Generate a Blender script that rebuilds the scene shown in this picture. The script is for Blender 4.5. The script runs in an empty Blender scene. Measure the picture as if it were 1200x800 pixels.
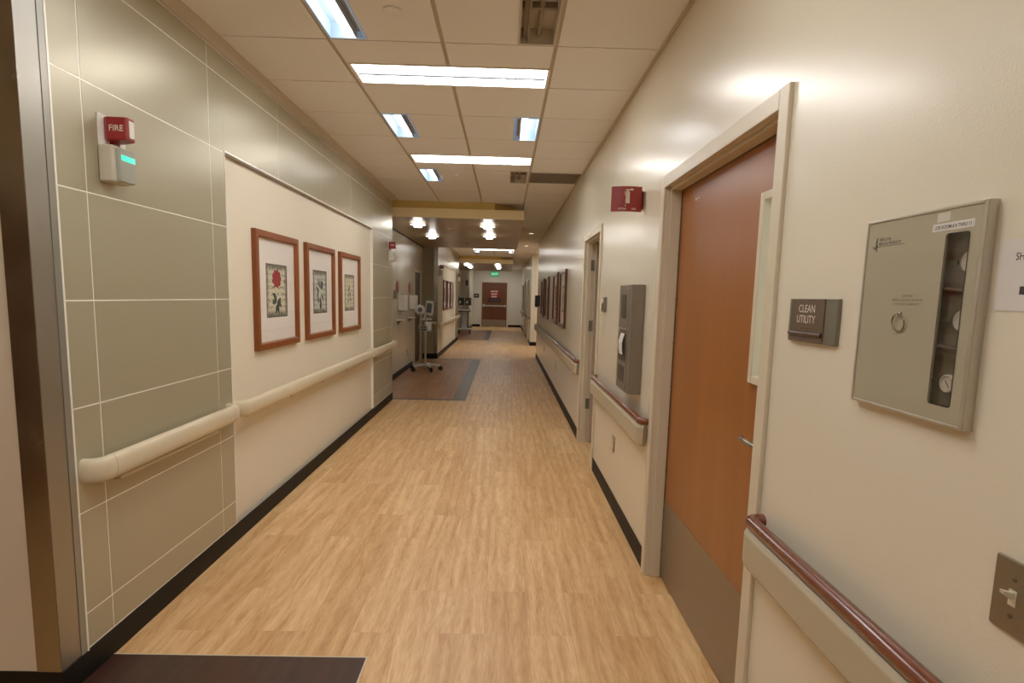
import bpy, math, random
from mathutils import Vector, Matrix
random.seed(7)
PI = math.pi
S = bpy.context.scene
COL = S.collection

# ------------------------------------------------------------------ helpers
class MB:
    def __init__(s): s.v = []; s.f = []; s.mi = []
    def add(s, vs, fs, m=0):
        o = len(s.v); s.v += [tuple(v) for v in vs]
        s.f += [[i + o for i in f] for f in fs]; s.mi += [m] * len(fs)
    def box(s, x0, x1, y0, y1, z0, z1, m=0):
        if x0 > x1: x0, x1 = x1, x0
        if y0 > y1: y0, y1 = y1, y0
        if z0 > z1: z0, z1 = z1, z0
        vs = [(x0,y0,z0),(x1,y0,z0),(x1,y1,z0),(x0,y1,z0),(x0,y0,z1),(x1,y0,z1),(x1,y1,z1),(x0,y1,z1)]
        s.add(vs, [[3,2,1,0],[4,5,6,7],[0,1,5,4],[1,2,6,5],[2,3,7,6],[3,0,4,7]], m)
    def bbox(s, x0, x1, y0, y1, z0, z1, b, m=0, ax='x'):
        """box whose edges parallel to ax are chamfered, extruded along ax with softened end"""
        if ax == 'x': u0,u1,v0,v1,a0,a1 = y0,y1,z0,z1,x0,x1; mk = lambda u,v,a: (a,u,v)
        elif ax == 'y': u0,u1,v0,v1,a0,a1 = z0,z1,x0,x1,y0,y1; mk = lambda u,v,a: (v,a,u)
        else: u0,u1,v0,v1,a0,a1 = x0,x1,y0,y1,z0,z1; mk = lambda u,v,a: (u,v,a)
        def ring(a, ins):
            p = []
            n = 4
            for cx, cy, st in ((u1-b, v1-b, 0), (u0+b, v1-b, 1), (u0+b, v0+b, 2), (u1-b, v0+b, 3)):
                for k in range(n+1):
                    t = (st + k/n) * PI/2
                    p.append(mk(cx+(b-ins)*math.cos(t), cy+(b-ins)*math.sin(t), a))
            return p
        bb = min(b*.4, abs(a1-a0)*.3); ins = bb
        rings = [ring(a0, ins), ring(a0+bb, 0), ring(a1-bb, 0), ring(a1, ins)]
        n = len(rings[0]); vs = sum(rings, [])
        fs = []
        for r in range(3):
            for i in range(n):
                j = (i+1) % n
                fs.append([r*n+i, r*n+j, (r+1)*n+j, (r+1)*n+i])
        fs.append(list(range(n))[::-1]); fs.append([3*n+i for i in range(n)])
        s.add(vs, fs, m)
    def prism(s, pts, a0, a1, ax='z', m=0):
        mk = {'z': lambda u,v,a: (u,v,a), 'x': lambda u,v,a: (a,u,v), 'y': lambda u,v,a: (u,a,v)}[ax]
        n = len(pts)
        vs = [mk(u,v,a0) for u,v in pts] + [mk(u,v,a1) for u,v in pts]
        fs = [[i,(i+1)%n,n+(i+1)%n,n+i] for i in range(n)] + [list(range(n))[::-1], [n+i for i in range(n)]]
        s.add(vs, fs, m)
    def cyl(s, p0, p1, r0, r1=None, n=16, m=0):
        r1 = r0 if r1 is None else r1
        s.lathe([(0,0),(r0,0),(r1,1),(0,1)], p0, Vector(p1)-Vector(p0), n, m, True)
    def lathe(s, prof, org, axis, n=20, m=0, scaled=False):
        axis = Vector(axis); L = axis.length; a = axis.normalized()
        u = a.orthogonal().normalized(); w = a.cross(u); org = Vector(org)
        vs = []; fs = []
        for r, h in prof:
            hh = h*L if scaled else h
            for i in range(n):
                t = 2*PI*i/n
                vs.append(org + a*hh + (u*math.cos(t)+w*math.sin(t))*max(r,1e-5))
        for k in range(len(prof)-1):
            for i in range(n):
                j = (i+1)%n
                fs.append([k*n+i, k*n+j, (k+1)*n+j, (k+1)*n+i])
        s.add(vs, fs, m)
    def sweep(s, path, prof, up=(0,0,1), m=0):
        """sweep closed profile (n, z) along a path; n is horizontal normal"""
        P = [Vector(p) for p in path]; up = Vector(up); N = len(prof); vs = []
        for i, p in enumerate(P):
            if i == 0: t = P[1]-P[0]; k = 1
            elif i == len(P)-1: t = P[-1]-P[-2]; k = 1
            else:
                t1 = (P[i]-P[i-1]).normalized(); t2 = (P[i+1]-P[i]).normalized(); t = t1+t2
                k = 1/max(.3, t.normalized().dot(t1))
            t.normalize(); nn = t.cross(up).normalized()
            for a, b in prof: vs.append(p + nn*a*k + up*b)
        fs = []
        for i in range(len(P)-1):
            for j in range(N):
                q = (j+1)%N
                fs.append([i*N+j, i*N+q, (i+1)*N+q, (i+1)*N+j])
        fs.append(list(range(N))[::-1]); fs.append([(len(P)-1)*N+j for j in range(N)])
        s.add(vs, fs, m)
    def tube(s, path, r, n=8, m=0):
        P = [Vector(p) for p in path]; vs = []
        ref = Vector((0.13,0.31,0.94))
        for i, p in enumerate(P):
            t = (P[min(i+1,len(P)-1)]-P[max(i-1,0)]).normalized()
            u = t.cross(ref)
            if u.length < .1: u = t.cross(Vector((1,0,0)))
            u.normalize(); w = t.cross(u)
            for k in range(n):
                a = 2*PI*k/n; vs.append(p + (u*math.cos(a)+w*math.sin(a))*r)
        fs = []
        for i in range(len(P)-1):
            for j in range(n):
                q = (j+1)%n; fs.append([i*n+j, i*n+q, (i+1)*n+q, (i+1)*n+j])
        fs.append(list(range(n))[::-1]); fs.append([(len(P)-1)*n+j for j in range(n)])
        s.add(vs, fs, m)
    def text(s, body, size, org, xd, yd, align='CENTER', m=0, xs=1.0, bold=0.0):
        c = bpy.data.curves.new('t', 'FONT'); c.body = body; c.size = size; c.align_x = align
        c.offset = bold; c.resolution_u = 3
        o = bpy.data.objects.new('t', c); COL.objects.link(o)
        dg = bpy.context.evaluated_depsgraph_get(); dg.update()
        me = bpy.data.meshes.new_from_object(o.evaluated_get(dg))
        X = Vector(xd); Y = Vector(yd); O = Vector(org)
        s.add([O + X*v.co.x*xs + Y*v.co.y for v in me.vertices], [list(p.vertices) for p in me.polygons], m)
        bpy.data.objects.remove(o); bpy.data.curves.remove(c); bpy.data.meshes.remove(me)
    def build(s, name, mats, parent=None, loc=(0,0,0), smooth=False, bevel=0, fix=True):
        me = bpy.data.meshes.new(name)
        if not isinstance(mats, (list, tuple)): mats = [mats]
        me.from_pydata(s.v, [], s.f)
        for mt in mats: me.materials.append(mt)
        for p, i in zip(me.polygons, s.mi): p.material_index = i
        me.update()
        if fix:
            import bmesh
            bm = bmesh.new(); bm.from_mesh(me); bmesh.ops.recalc_face_normals(bm, faces=bm.faces); bm.to_mesh(me); bm.free()
        if smooth:
            for p in me.polygons: p.use_smooth = True
            try: me.set_sharp_from_angle(angle=math.radians(38))
            except Exception: pass
        o = bpy.data.objects.new(name, me); COL.objects.link(o); o.location = loc
        if parent: o.parent = parent
        if bevel:
            b = o.modifiers.new('bevel', 'BEVEL'); b.width = bevel; b.segments = 2; b.limit_method = 'ANGLE'
        return o

def box(name, dims, mat, parent=None, bevel=0, loc=(0,0,0)):
    b = MB(); b.box(*dims); return b.build(name, mat, parent, loc, bevel=bevel)
def tag(o, label, cat, group=None):
    o['label'] = label; o['category'] = cat
    if group: o['group'] = group
    return o
def thing(name, label, cat, loc=(0,0,0), rz=0, group=None):
    o = bpy.data.objects.new(name, None); COL.objects.link(o); o.location = loc; o.rotation_euler = (0,0,rz)
    o.empty_display_size = .1
    return tag(o, label, cat, group)
def struct(o): o['kind'] = 'structure'; return o
def copy_tree(o, parent=None):
    kids = list(o.children)
    c = o.copy(); COL.objects.link(c)
    if parent: c.parent = parent
    for k in kids: copy_tree(k, c)
    return c
def dup(root, loc, label, group=None, rz=None):
    c = copy_tree(root); c.location = loc; c['label'] = label
    if group: c['group'] = group
    if rz is not None: c.rotation_euler = (0,0,rz)
    return c
def subtract(rects, h):
    out = []
    for (a,b,c,d) in rects:                      # x0,x1,y0,y1
        x0,x1,y0,y1 = h
        if x0 >= b or x1 <= a or y0 >= d or y1 <= c: out.append((a,b,c,d)); continue
        if x0 > a: out.append((a,x0,c,d))
        if x1 < b: out.append((x1,b,c,d))
        xa, xb = max(a,x0), min(b,x1)
        if y0 > c: out.append((xa,xb,c,y0))
        if y1 < d: out.append((xa,xb,y1,d))
    return [r for r in out if r[1]-r[0] > 1e-4 and r[3]-r[2] > 1e-4]

# ------------------------------------------------------------------ materials
def lin(c):
    f = lambda x: (x/255)/12.92 if x/255 <= .04045 else ((x/255+.055)/1.055)**2.4
    return (f(c[0]), f(c[1]), f(c[2]), 1)
def mat(name, rgb, rough=.6, metal=0, var=0, vscale=8, bump=0, bscale=200, spec=.5, coat=0, stretch=(1,1,1), emit=None, estr=0, rvar=0):
    m = bpy.data.materials.new(name); m.use_nodes = True
    nt = m.node_tree; N = nt.nodes; L = nt.links; p = N['Principled BSDF']
    p.inputs['Roughness'].default_value = rough; p.inputs['Metallic'].default_value = metal
    p.inputs['Specular IOR Level'].default_value = spec; p.inputs['Coat Weight'].default_value = coat; p.inputs['Coat Roughness'].default_value = .2
    p.inputs['Base Color'].default_value = lin(rgb)
    tc = N.new('ShaderNodeTexCoord'); mp = N.new('ShaderNodeMapping'); mp.inputs['Scale'].default_value = stretch
    L.new(tc.outputs['Object'], mp.inputs['Vector'])
    n = N.new('ShaderNodeTexNoise'); n.inputs['Scale'].default_value = vscale; n.inputs['Detail'].default_value = 4
    L.new(mp.outputs['Vector'], n.inputs['Vector'])
    mx = N.new('ShaderNodeMix'); mx.data_type = 'RGBA'
    v = var if var else .02
    c = lin(rgb); mx.inputs[6].default_value = tuple(x*(1-v) for x in c[:3])+(1,); mx.inputs[7].default_value = tuple(min(1,x*(1+v)) for x in c[:3])+(1,)
    L.new(n.outputs['Fac'], mx.inputs[0]); L.new(mx.outputs[2], p.inputs['Base Color'])
    if rvar:
        mr = N.new('ShaderNodeMapRange'); mr.inputs['From Min'].default_value = .3; mr.inputs['From Max'].default_value = .7
        mr.inputs['To Min'].default_value = rough-rvar; mr.inputs['To Max'].default_value = rough+rvar
        L.new(n.outputs['Fac'], mr.inputs['Value']); L.new(mr.outputs['Result'], p.inputs['Roughness'])
    if bump:
        n2 = N.new('ShaderNodeTexNoise'); n2.inputs['Scale'].default_value = bscale; n2.inputs['Detail'].default_value = 3
        L.new(mp.outputs['Vector'], n2.inputs['Vector'])
        b = N.new('ShaderNodeBump'); b.inputs['Strength'].default_value = bump; b.inputs['Distance'].default_value = .002
        L.new(n2.outputs['Fac'], b.inputs['Height']); L.new(b.outputs['Normal'], p.inputs['Normal'])
    if emit:
        p.inputs['Emission Color'].default_value = lin(emit); p.inputs['Emission Strength'].default_value = estr
    return m

def plank_mat(name, c1, c2, cg, W=.2, Ln=1.0, rough=.38):
    m = bpy.data.materials.new(name); m.use_nodes = True
    nt = m.node_tree; N = nt.nodes; L = nt.links; p = N['Principled BSDF']
    tc = N.new('ShaderNodeTexCoord'); mp = N.new('ShaderNodeMapping'); mp.inputs['Rotation'].default_value = (0,0,PI/2)
    mp.inputs['Location'].default_value = (.37,.06,0)
    L.new(tc.outputs['Object'], mp.inputs['Vector'])
    br = N.new('ShaderNodeTexBrick'); L.new(mp.outputs['Vector'], br.inputs['Vector'])
    br.inputs['Scale'].default_value = 1; br.inputs['Brick Width'].default_value = Ln; br.inputs['Row Height'].default_value = W
    br.inputs['Mortar Size'].default_value = .0009; br.inputs['Mortar Smooth'].default_value = .6; br.inputs['Bias'].default_value = 0
    br.offset = .37; br.offset_frequency = 2
    br.inputs['Color1'].default_value = (0,0,0,1); br.inputs['Color2'].default_value = (1,1,1,1); br.inputs['Mortar'].default_value = (.5,.5,.5,1)
    # second, unrelated per-plank random used to shift the grain
    cr = N.new('ShaderNodeMix'); cr.data_type = 'RGBA'; cr.inputs[6].default_value = lin(c1); cr.inputs[7].default_value = lin(c2)
    L.new(br.outputs['Color'], cr.inputs[0])
    # grain coordinates: stretched along the corridor, offset by plank value
    vm = N.new('ShaderNodeVectorMath'); vm.operation = 'MULTIPLY_ADD'
    L.new(br.outputs['Color'], vm.inputs[0]); vm.inputs[1].default_value = (37,19,11)
    sc = N.new('ShaderNodeMapping'); sc.inputs['Scale'].default_value = (14,1.6,1); L.new(tc.outputs['Object'], sc.inputs['Vector'])
    L.new(sc.outputs['Vector'], vm.inputs[2])
    g1 = N.new('ShaderNodeTexNoise'); g1.inputs['Scale'].default_value = 1.0; g1.inputs['Detail'].default_value = 6; g1.inputs['Roughness'].default_value = .65; g1.inputs['Distortion'].default_value = 1.6
    L.new(vm.outputs[0], g1.inputs['Vector'])
    g2 = N.new('ShaderNodeTexNoise'); g2.inputs['Scale'].default_value = 9; g2.inputs['Detail'].default_value = 4
    L.new(vm.outputs[0], g2.inputs['Vector'])
    wv = N.new('ShaderNodeTexWave'); wv.wave_type = 'RINGS'; wv.rings_direction = 'Y'
    wv.inputs['Scale'].default_value = .32; wv.inputs['Distortion'].default_value = 5; wv.inputs['Detail'].default_value = 3; wv.inputs['Detail Scale'].default_value = 1.3
    L.new(vm.outputs[0], wv.inputs['Vector'])
    ad = N.new('ShaderNodeMath'); ad.operation = 'MULTIPLY_ADD'; ad.inputs[1].default_value = .5
    L.new(g2.outputs['Fac'], ad.inputs[0]); L.new(g1.outputs['Fac'], ad.inputs[2])
    ad2 = N.new('ShaderNodeMath'); ad2.operation = 'MULTIPLY_ADD'; ad2.inputs[1].default_value = .13
    L.new(wv.outputs['Fac'], ad2.inputs[0]); L.new(ad.outputs[0], ad2.inputs[2])
    rp = N.new('ShaderNodeMapRange'); rp.inputs['From Min'].default_value = .58; rp.inputs['From Max'].default_value = 1.1
    L.new(ad2.outputs[0], rp.inputs['Value'])
    mx = N.new('ShaderNodeMix'); mx.data_type = 'RGBA'; mx.blend_type = 'MULTIPLY'
    L.new(cr.outputs[2], mx.inputs[6]); mx.inputs[7].default_value = lin(cg)
    L.new(rp.outputs['Result'], mx.inputs[0])
    m2 = N.new('ShaderNodeMix'); m2.data_type = 'RGBA'; m2.blend_type = 'MULTIPLY'; m2.inputs[7].default_value = (.52,.45,.38,1)
    f2 = N.new('ShaderNodeMath'); f2.operation = 'MULTIPLY'; f2.inputs[1].default_value = .6
    L.new(br.outputs['Fac'], f2.inputs[0]); L.new(f2.outputs[0], m2.inputs[0]); L.new(mx.outputs[2], m2.inputs[6])
    L.new(m2.outputs[2], p.inputs['Base Color'])
    r = N.new('ShaderNodeMapRange'); r.inputs['To Min'].default_value = rough-.06; r.inputs['To Max'].default_value = rough+.1
    L.new(g1.outputs['Fac'], r.inputs['Value']); L.new(r.outputs['Result'], p.inputs['Roughness'])
    b = N.new('ShaderNodeBump'); b.inputs['Strength'].default_value = .12; b.inputs['Distance'].default_value = .001
    L.new(ad.outputs[0], b.inputs['Height']); L.new(b.outputs['Normal'], p.inputs['Normal'])
    return m

def wood_mat(name, c1, c2, rough=.35, axis='z', scale=1, coat=0):
    m = bpy.data.materials.new(name); m.use_nodes = True
    nt = m.node_tree; N = nt.nodes; L = nt.links; p = N['Principled BSDF']
    tc = N.new('ShaderNodeTexCoord'); mp = N.new('ShaderNodeMapping')
    s = {'z': (18,18,1.0), 'y': (18,1.0,18), 'x': (1.0,18,18)}[axis]; mp.inputs['Scale'].default_value = tuple(a*scale for a in s)
    L.new(tc.outputs['Object'], mp.inputs['Vector'])
    n = N.new('ShaderNodeTexNoise'); n.inputs['Scale'].default_value = 1; n.inputs['Detail'].default_value = 7; n.inputs['Roughness'].default_value = .6; n.inputs['Distortion'].default_value = .8
    L.new(mp.outputs['Vector'], n.inputs['Vector'])
    r = N.new('ShaderNodeValToRGB'); r.color_ramp.elements[0].position = .3; r.color_ramp.elements[0].color = lin(c1)
    r.color_ramp.elements[1].position = .72; r.color_ramp.elements[1].color = lin(c2)
    L.new(n.outputs['Fac'], r.inputs['Fac']); L.new(r.outputs['Color'], p.inputs['Base Color'])
    p.inputs['Roughness'].default_value = rough; p.inputs['Coat Weight'].default_value = coat; p.inputs['Coat Roughness'].default_value = .15
    return m

def emis(name, rgb, st):
    m = bpy.data.materials.new(name); m.use_nodes = True
    nt = m.node_tree; N = nt.nodes; L = nt.links; N.clear()
    e = N.new('ShaderNodeEmission'); o = N.new('ShaderNodeOutputMaterial')
    e.inputs['Color'].default_value = lin(rgb); e.inputs['Strength'].default_value = st; L.new(e.outputs[0], o.inputs[0])
    return m
def glass_mat(name, tint=(1,1,1), rough=.03, refl=.5):
    m = bpy.data.materials.new(name); m.use_nodes = True
    nt = m.node_tree; N = nt.nodes; L = nt.links; N.clear()
    t = N.new('ShaderNodeBsdfTransparent'); t.inputs['Color'].default_value = (*tint,1)
    g = N.new('ShaderNodeBsdfGlossy'); g.inputs['Roughness'].default_value = rough
    lw = N.new('ShaderNodeLayerWeight'); lw.inputs['Blend'].default_value = .5
    fr = N.new('ShaderNodeMath'); fr.operation = 'POWER'; fr.inputs[1].default_value = 5; L.new(lw.outputs['Facing'], fr.inputs[0])
    mu = N.new('ShaderNodeMath'); mu.operation = 'MULTIPLY_ADD'; mu.inputs[1].default_value = refl*1.6; mu.inputs[2].default_value = .04*refl*2
    mx = N.new('ShaderNodeMixShader'); o = N.new('ShaderNodeOutputMaterial')
    L.new(fr.outputs[0], mu.inputs[0]); L.new(mu.outputs[0], mx.inputs[0]); L.new(t.outputs[0], mx.inputs[1]); L.new(g.outputs[0], mx.inputs[2]); L.new(mx.outputs[0], o.inputs[0])
    return m
def print_mat(name, base, dark):
    """aged paper with dark vignetted border and lines of faded script"""
    m = bpy.data.materials.new(name); m.use_nodes = True
    nt = m.node_tree; N = nt.nodes; L = nt.links; p = N['Principled BSDF']; p.inputs['Roughness'].default_value = .6
    tc = N.new('ShaderNodeTexCoord'); sp = N.new('ShaderNodeSeparateXYZ'); L.new(tc.outputs['Object'], sp.inputs[0])
    def M(op, a, b=None):
        k = N.new('ShaderNodeMath'); k.operation = op
        for i, x in enumerate((a, b)):
            if x is None: continue
            if isinstance(x, (int, float)): k.inputs[i].default_value = x
            else: L.new(x, k.inputs[i])
        return k.outputs[0]
    ay = M('ABSOLUTE', sp.outputs['Y']); az = M('ABSOLUTE', sp.outputs['Z'])
    edge = M('MAXIMUM', ay, az)
    nz = N.new('ShaderNodeTexNoise'); nz.inputs['Scale'].default_value = 22; nz.inputs['Detail'].default_value = 5; L.new(tc.outputs['Object'], nz.inputs['Vector'])
    e2 = M('ADD', edge, M('MULTIPLY', nz.outputs['Fac'], .035))
    vr = N.new('ShaderNodeMapRange'); vr.inputs['From Min'].default_value = .145; vr.inputs['From Max'].default_value = .200; L.new(e2, vr.inputs['Value'])
    # script: rows
    row = M('FRACT', M('MULTIPLY', M('ADD', sp.outputs['Z'], 1), 22))
    r1 = M('LESS_THAN', M('ABSOLUTE', M('SUBTRACT', row, .5)), .24)
    mp = N.new('ShaderNodeMapping'); mp.inputs['Scale'].default_value = (1,34,60); L.new(tc.outputs['Object'], mp.inputs['Vector'])
    n2 = N.new('ShaderNodeTexNoise'); n2.inputs['Scale'].default_value = 1; n2.inputs['Detail'].default_value = 3; L.new(mp.outputs['Vector'], n2.inputs['Vector'])
    r2 = M('GREATER_THAN', n2.outputs['Fac'], .52)
    ink = M('MULTIPLY', M('MULTIPLY', r1, r2), .75)
    a = N.new('ShaderNodeMix'); a.data_type = 'RGBA'; a.inputs[6].default_value = lin(base); a.inputs[7].default_value = lin(dark); L.new(ink, a.inputs[0])
    b = N.new('ShaderNodeMix'); b.data_type = 'RGBA'; b.inputs[7].default_value = lin((62,58,48)); L.new(vr.outputs[0], b.inputs[0]); L.new(a.outputs[2], b.inputs[6])
    L.new(b.outputs[2], p.inputs['Base Color'])
    return m

M_WALL  = mat('cream_wall_paint', (218,209,186), .27, var=.03, vscale=3, bump=.22, bscale=240, spec=.55, coat=.45)
M_CREAM = mat('cream_matte_wall', (226,215,192), .6, var=.02, vscale=3, bump=.1, bscale=200)
M_PINK  = mat('pale_pinkish_wall', (216,202,180), .6, var=.02, bump=.1)
M_OLIVE = mat('olive_metallic_panel', (172,164,137), .3, metal=.25, var=.07, vscale=160, bump=.05, bscale=600)
M_JOINT = mat('aluminium_joint', (250,246,236), .35, metal=.2)
M_TRIMG = mat('gray_aluminium_trim', (150,147,137), .35, metal=.6)
M_STEEL = mat('brushed_steel', (150,142,130), .24, metal=1, var=.05, vscale=4, rvar=.05)
M_STEELK= mat('brushed_kick_plate', (140,128,112), .34, metal=.85, var=.06, vscale=12, stretch=(.1,.1,3))
M_BASE  = mat('black_rubber_base', (9,7,5), .6, spec=.25, var=.1)
M_CEIL  = mat('ceiling_tile', (234,232,230), .85, var=.05, vscale=140, bump=.25, bscale=500)
M_GRID  = mat('ceiling_grid_metal', (190,176,156), .55)
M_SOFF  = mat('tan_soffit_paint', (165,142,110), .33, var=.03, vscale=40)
M_YEL   = mat('yellow_ochre_paint', (252,236,190), .6, var=.02)
M_YELD  = mat('dark_ochre', (214,188,118), .6, var=.02)  # darker ochre for the upper soffit face
M_FLOOR = plank_mat('maple_plank_floor', (220,178,122), (236,198,144), (206,178,146))
M_DARKF = plank_mat('dark_walnut_inlay', (58,32,24), (68,40,30), (170,150,140), W=.3, Ln=3, rough=.3)
M_MIDF  = plank_mat('brown_plank_inlay', (162,112,72), (178,128,84), (205,180,155), W=.15, Ln=1.1)
M_GRAYF = plank_mat('gray_brown_inlay_border', (80,68,58), (88,76,66), (190,180,175), W=.5, Ln=3)
M_FRAMEP= mat('putty_door_frame_paint', (205,192,166), .36, spec=.5)
M_DOOR  = wood_mat('orange_brown_door_veneer', (138,78,28), (152,90,36), .34, 'z', .35)
M_DOORD = wood_mat('dark_brown_door_veneer', (84,42,18), (100,52,24), .4, 'z', .4)
M_RAILW = wood_mat('mahogany_rail', (90,36,14), (110,48,20), .2, 'y', .6, coat=.3)
M_BUMP  = mat('taupe_bumper_rail', (176,162,134), .42, bump=.05, bscale=400)
M_RAILC = mat('cream_vinyl_rail', (214,200,168), .32)
M_PICW  = wood_mat('cherry_picture_frame', (116,54,6), (138,70,12), .45, 'z', 1)
M_PICWD = wood_mat('dark_cherry_picture_frame', (72,30,16), (92,42,22), .3, 'z', 1)
M_MAT   = mat('white_mat_board', (232,224,214), .7)
M_RED   = mat('red_sign_plastic', (138,8,16), .35)
M_REDD  = mat('dark_red_sign', (138,12,8), .4)
M_WHITE = mat('white_plastic', (232,228,220), .4)
M_LTXT  = mat('pale_lettering', (220,206,190), .5)
M_BEIGEP= mat('beige_plastic', (196,188,168), .4)
M_GRAYP = mat('gray_lens_plastic', (158,160,148), .25)
M_TEAL  = mat('teal_light_band', (60,220,195), .3, emit=(50,235,190), estr=.38)
M_DISP  = mat('gray_metal_dispenser', (128,118,106), .42, metal=.55, var=.05, vscale=60)
M_DISPD = mat('dark_slot', (58,50,43), .4)
M_DARKST = mat('dark_red_brown_gloss', (52,24,16), .2)
M_BRONZE= mat('bronze_sign_plate', (84,66,48), .45)
M_SIGNG = mat('gray_sign_holder', (118,114,100), .38, metal=.5)
M_PANEL = mat('beige_gray_panel_film', (156,148,124), .09, spec=.6, var=.02)
M_ALU   = mat('aluminium_frame', (190,184,172), .28, metal=.85)
M_BLACK = mat('black_plastic', (22,21,21), .35)
M_DARKG = mat('dark_gauge_box', (98,90,76), .5, var=.3, vscale=60)
M_TEXTK = mat('black_lettering', (35,32,30), .6)
M_PAPER = mat('white_paper', (208,202,194), .7)
M_PLATE = mat('bronze_steel_switch_plate', (132,120,100), .35, metal=.7, var=.1, vscale=120)
M_IVORY = mat('ivory_toggle', (206,196,168), .35)
M_NAVY  = mat('dark_navy_plastic', (30,34,42), .4)
M_GREEN = mat('green_exit_sign', (20,96,52), .4, emit=(20,130,70), estr=.25)
M_GTXT  = mat('pale_green_letters', (150,220,180), .4, emit=(150,230,190), estr=.5)
M_BLUEI = mat('bluish_fixture_interior', (140,160,178), .35, emit=(190,215,240), estr=.06)
M_RIB = mat('gray_light_rib', (50,52,58), .5)
M_BAFF = mat('gray_baffle', (160,156,150), .5)
M_SIDEW = mat('gray_brushed_steel', (158,153,144), .36, metal=.9, var=.05, vscale=5, rvar=.05)
M_UNLIT = mat('unlit_fixture_interior', (196,190,178), .4)
M_DUCT  = mat('gray_grille', (132,120,106), .5)
M_GLASS = glass_mat('clear_glazing')
M_GLASSP= glass_mat('picture_glazing', refl=.4)
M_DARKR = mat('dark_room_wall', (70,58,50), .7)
M_BLIND = mat('backlit_mini_blind', (214,222,212), .5, emit=(200,215,205), estr=.35)  # emission stands in for room light behind the slats
M_ROSE  = mat('crimson_petals', (150,28,38), .6, var=.3, vscale=60)
M_LEAFG = mat('dark_teal_leaves', (42,58,54), .6, var=.3, vscale=60)
M_STEMP = mat('pale_stem', (196,200,178), .6)
M_BLUEL = mat('slate_blue_petals', (62,72,96), .6, var=.3, vscale=60)
M_CART  = mat('pale_gray_cart_plastic', (196,194,188), .35)
M_CARTM = mat('cart_metal', (190,190,186), .3, metal=.8)
M_CARTD = mat('dark_gray_cuff', (70,72,74), .5)
M_MAUVE = mat('mauve_board', (128,92,84), .5)
M_LIGHT = emis('fluorescent_lens', (255,250,243), 8)
M_LIGHT2= emis('fluorescent_tube_strip', (252,252,250), 6.5)
M_DOWN  = emis('downlight_glass', (255,248,235), 11)
M_POT   = emis('recessed_pot_lamp', (255,225,190), 3)

# ------------------------------------------------------------------ dimensions
XL, XR, H = -1.601, .818, 2.866
XA = -1.95                       # alcove side wall
Y0 = -3.0; YE = 28.0

# ------------------------------------------------------------------ floor
b = MB(); b.box(-3.4, 3.2, Y0-.1, YE+.2, -.05, 0)
struct(b.build('floor', M_FLOOR))
def inlay(x0, x1, y0, y1, bw_x, bw_y, mb, mf, x0b=None):
    root = struct(bpy.data.objects.new('floor_inlay', None)); COL.objects.link(root)
    e = MB(); h = .002
    e.box(x0, x1, y0, y0+bw_y, 0, h); e.box(x0, x1, y1-bw_y, y1, 0, h); e.box(x1-bw_x, x1, y0+bw_y, y1-bw_y, 0, h)
    e.build('border', mb, root)
    e = MB(); e.box(x0, x1-bw_x, y0+bw_y, y1-bw_y, 0, h); e.build('field', mf, root)
    e = MB(); t = .006
    e.box(x0, x1+t, y0-t, y0, 0, h+.0006); e.box(x0, x1+t, y1, y1+t, 0, h+.0006); e.box(x1, x1+t, y0, y1, 0, h+.0006)
    e.build('edge_strip', M_FRAMEP, root)
inlay(XL+.002, -.548, -.4, 2.19, .5, .6, M_DARKF, M_DARKF)
inlay(XA+.002, -.541, 8.0, 13.40, .2, .12, M_GRAYF, M_MIDF)
inlay(XA+.002, -.545, 19.35, 25.0, .2, .16, M_DARKF, M_MIDF)

# ------------------------------------------------------------------ ceiling with fixture openings
bars = [(-.955,.235,3.495,3.80), (-.955,.235,5.62,5.935), (-.955,.235,1.36,1.665), (-.955,.235,-.77,-.465), (-.955,.235,16.4,16.7), (-.955,.235,26.3,26.6)]
lits = [(-.962,-.772,2.56,3.17), (-.962,-.772,4.42,5.02), (-.962,-.772,6.25,6.86), (.045,.228,4.42,5.02), (-.962,-.772,.75,1.34),
        (-.962,-.772,17.1,17.65), (.045,.228,17.1,17.65), (-.962,-.772,-1.4,-.8)]
unlits = [(.045,.228,2.56,3.17), (.03,.214,6.25,6.85)]
grille = (.25,.812,6.29,6.82)
pass_light = (1.5,2.1,15.6,16.2)
pots = [(.52,12.1), (.52,15.0)]
holes = bars + lits + unlits + [grille, pass_light] + [(x-.05,x+.05,y-.05,y+.05) for x,y in pots]
b = MB()
xs = [-3.417,-2.807,-2.197,-1.587,-.977,-.367,.243,.853,1.463,2.073,2.683,3.2]
g = .011
k0 = int((Y0-3.19)/.61)-1
y = 3.19 + k0*.61
while y < YE:
    for xa, xb in zip(xs, xs[1:]):
        rr = [(max(xa+g,-3.4), xb-g, max(y+.005,Y0), min(y+.61-.005,YE))]
        for h in holes:
            if h[0] < xb and h[1] > xa: rr = subtract(rr, (h[0]-.008,h[1]+.008,h[2]-.008,h[3]+.008))
        for r in rr: b.box(*r, H, H+.004, 0)
    y += .61
rr = [(-3.42, 3.2, Y0-.1, YE+.2)]
for h in holes: rr = subtract(rr, h)
for r in rr: b.box(*r, H+.0075, H+.02, 1)
struct(b.build('ceiling', [M_CEIL, M_GRID]))

# soffits (dropped bulkheads) over the two alcoves
def soffit(y0, y1, holes_=()):
    root = struct(bpy.data.objects.new('ceiling_soffit', None)); COL.objects.link(root)
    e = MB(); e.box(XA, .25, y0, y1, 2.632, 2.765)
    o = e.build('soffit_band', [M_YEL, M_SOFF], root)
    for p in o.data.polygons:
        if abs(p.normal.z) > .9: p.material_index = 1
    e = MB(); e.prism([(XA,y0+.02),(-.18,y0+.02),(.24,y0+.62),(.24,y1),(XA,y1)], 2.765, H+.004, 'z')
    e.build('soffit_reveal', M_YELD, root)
    return root
soffit(8.32, 13.38); soffit(19.3, 25.0)

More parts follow.
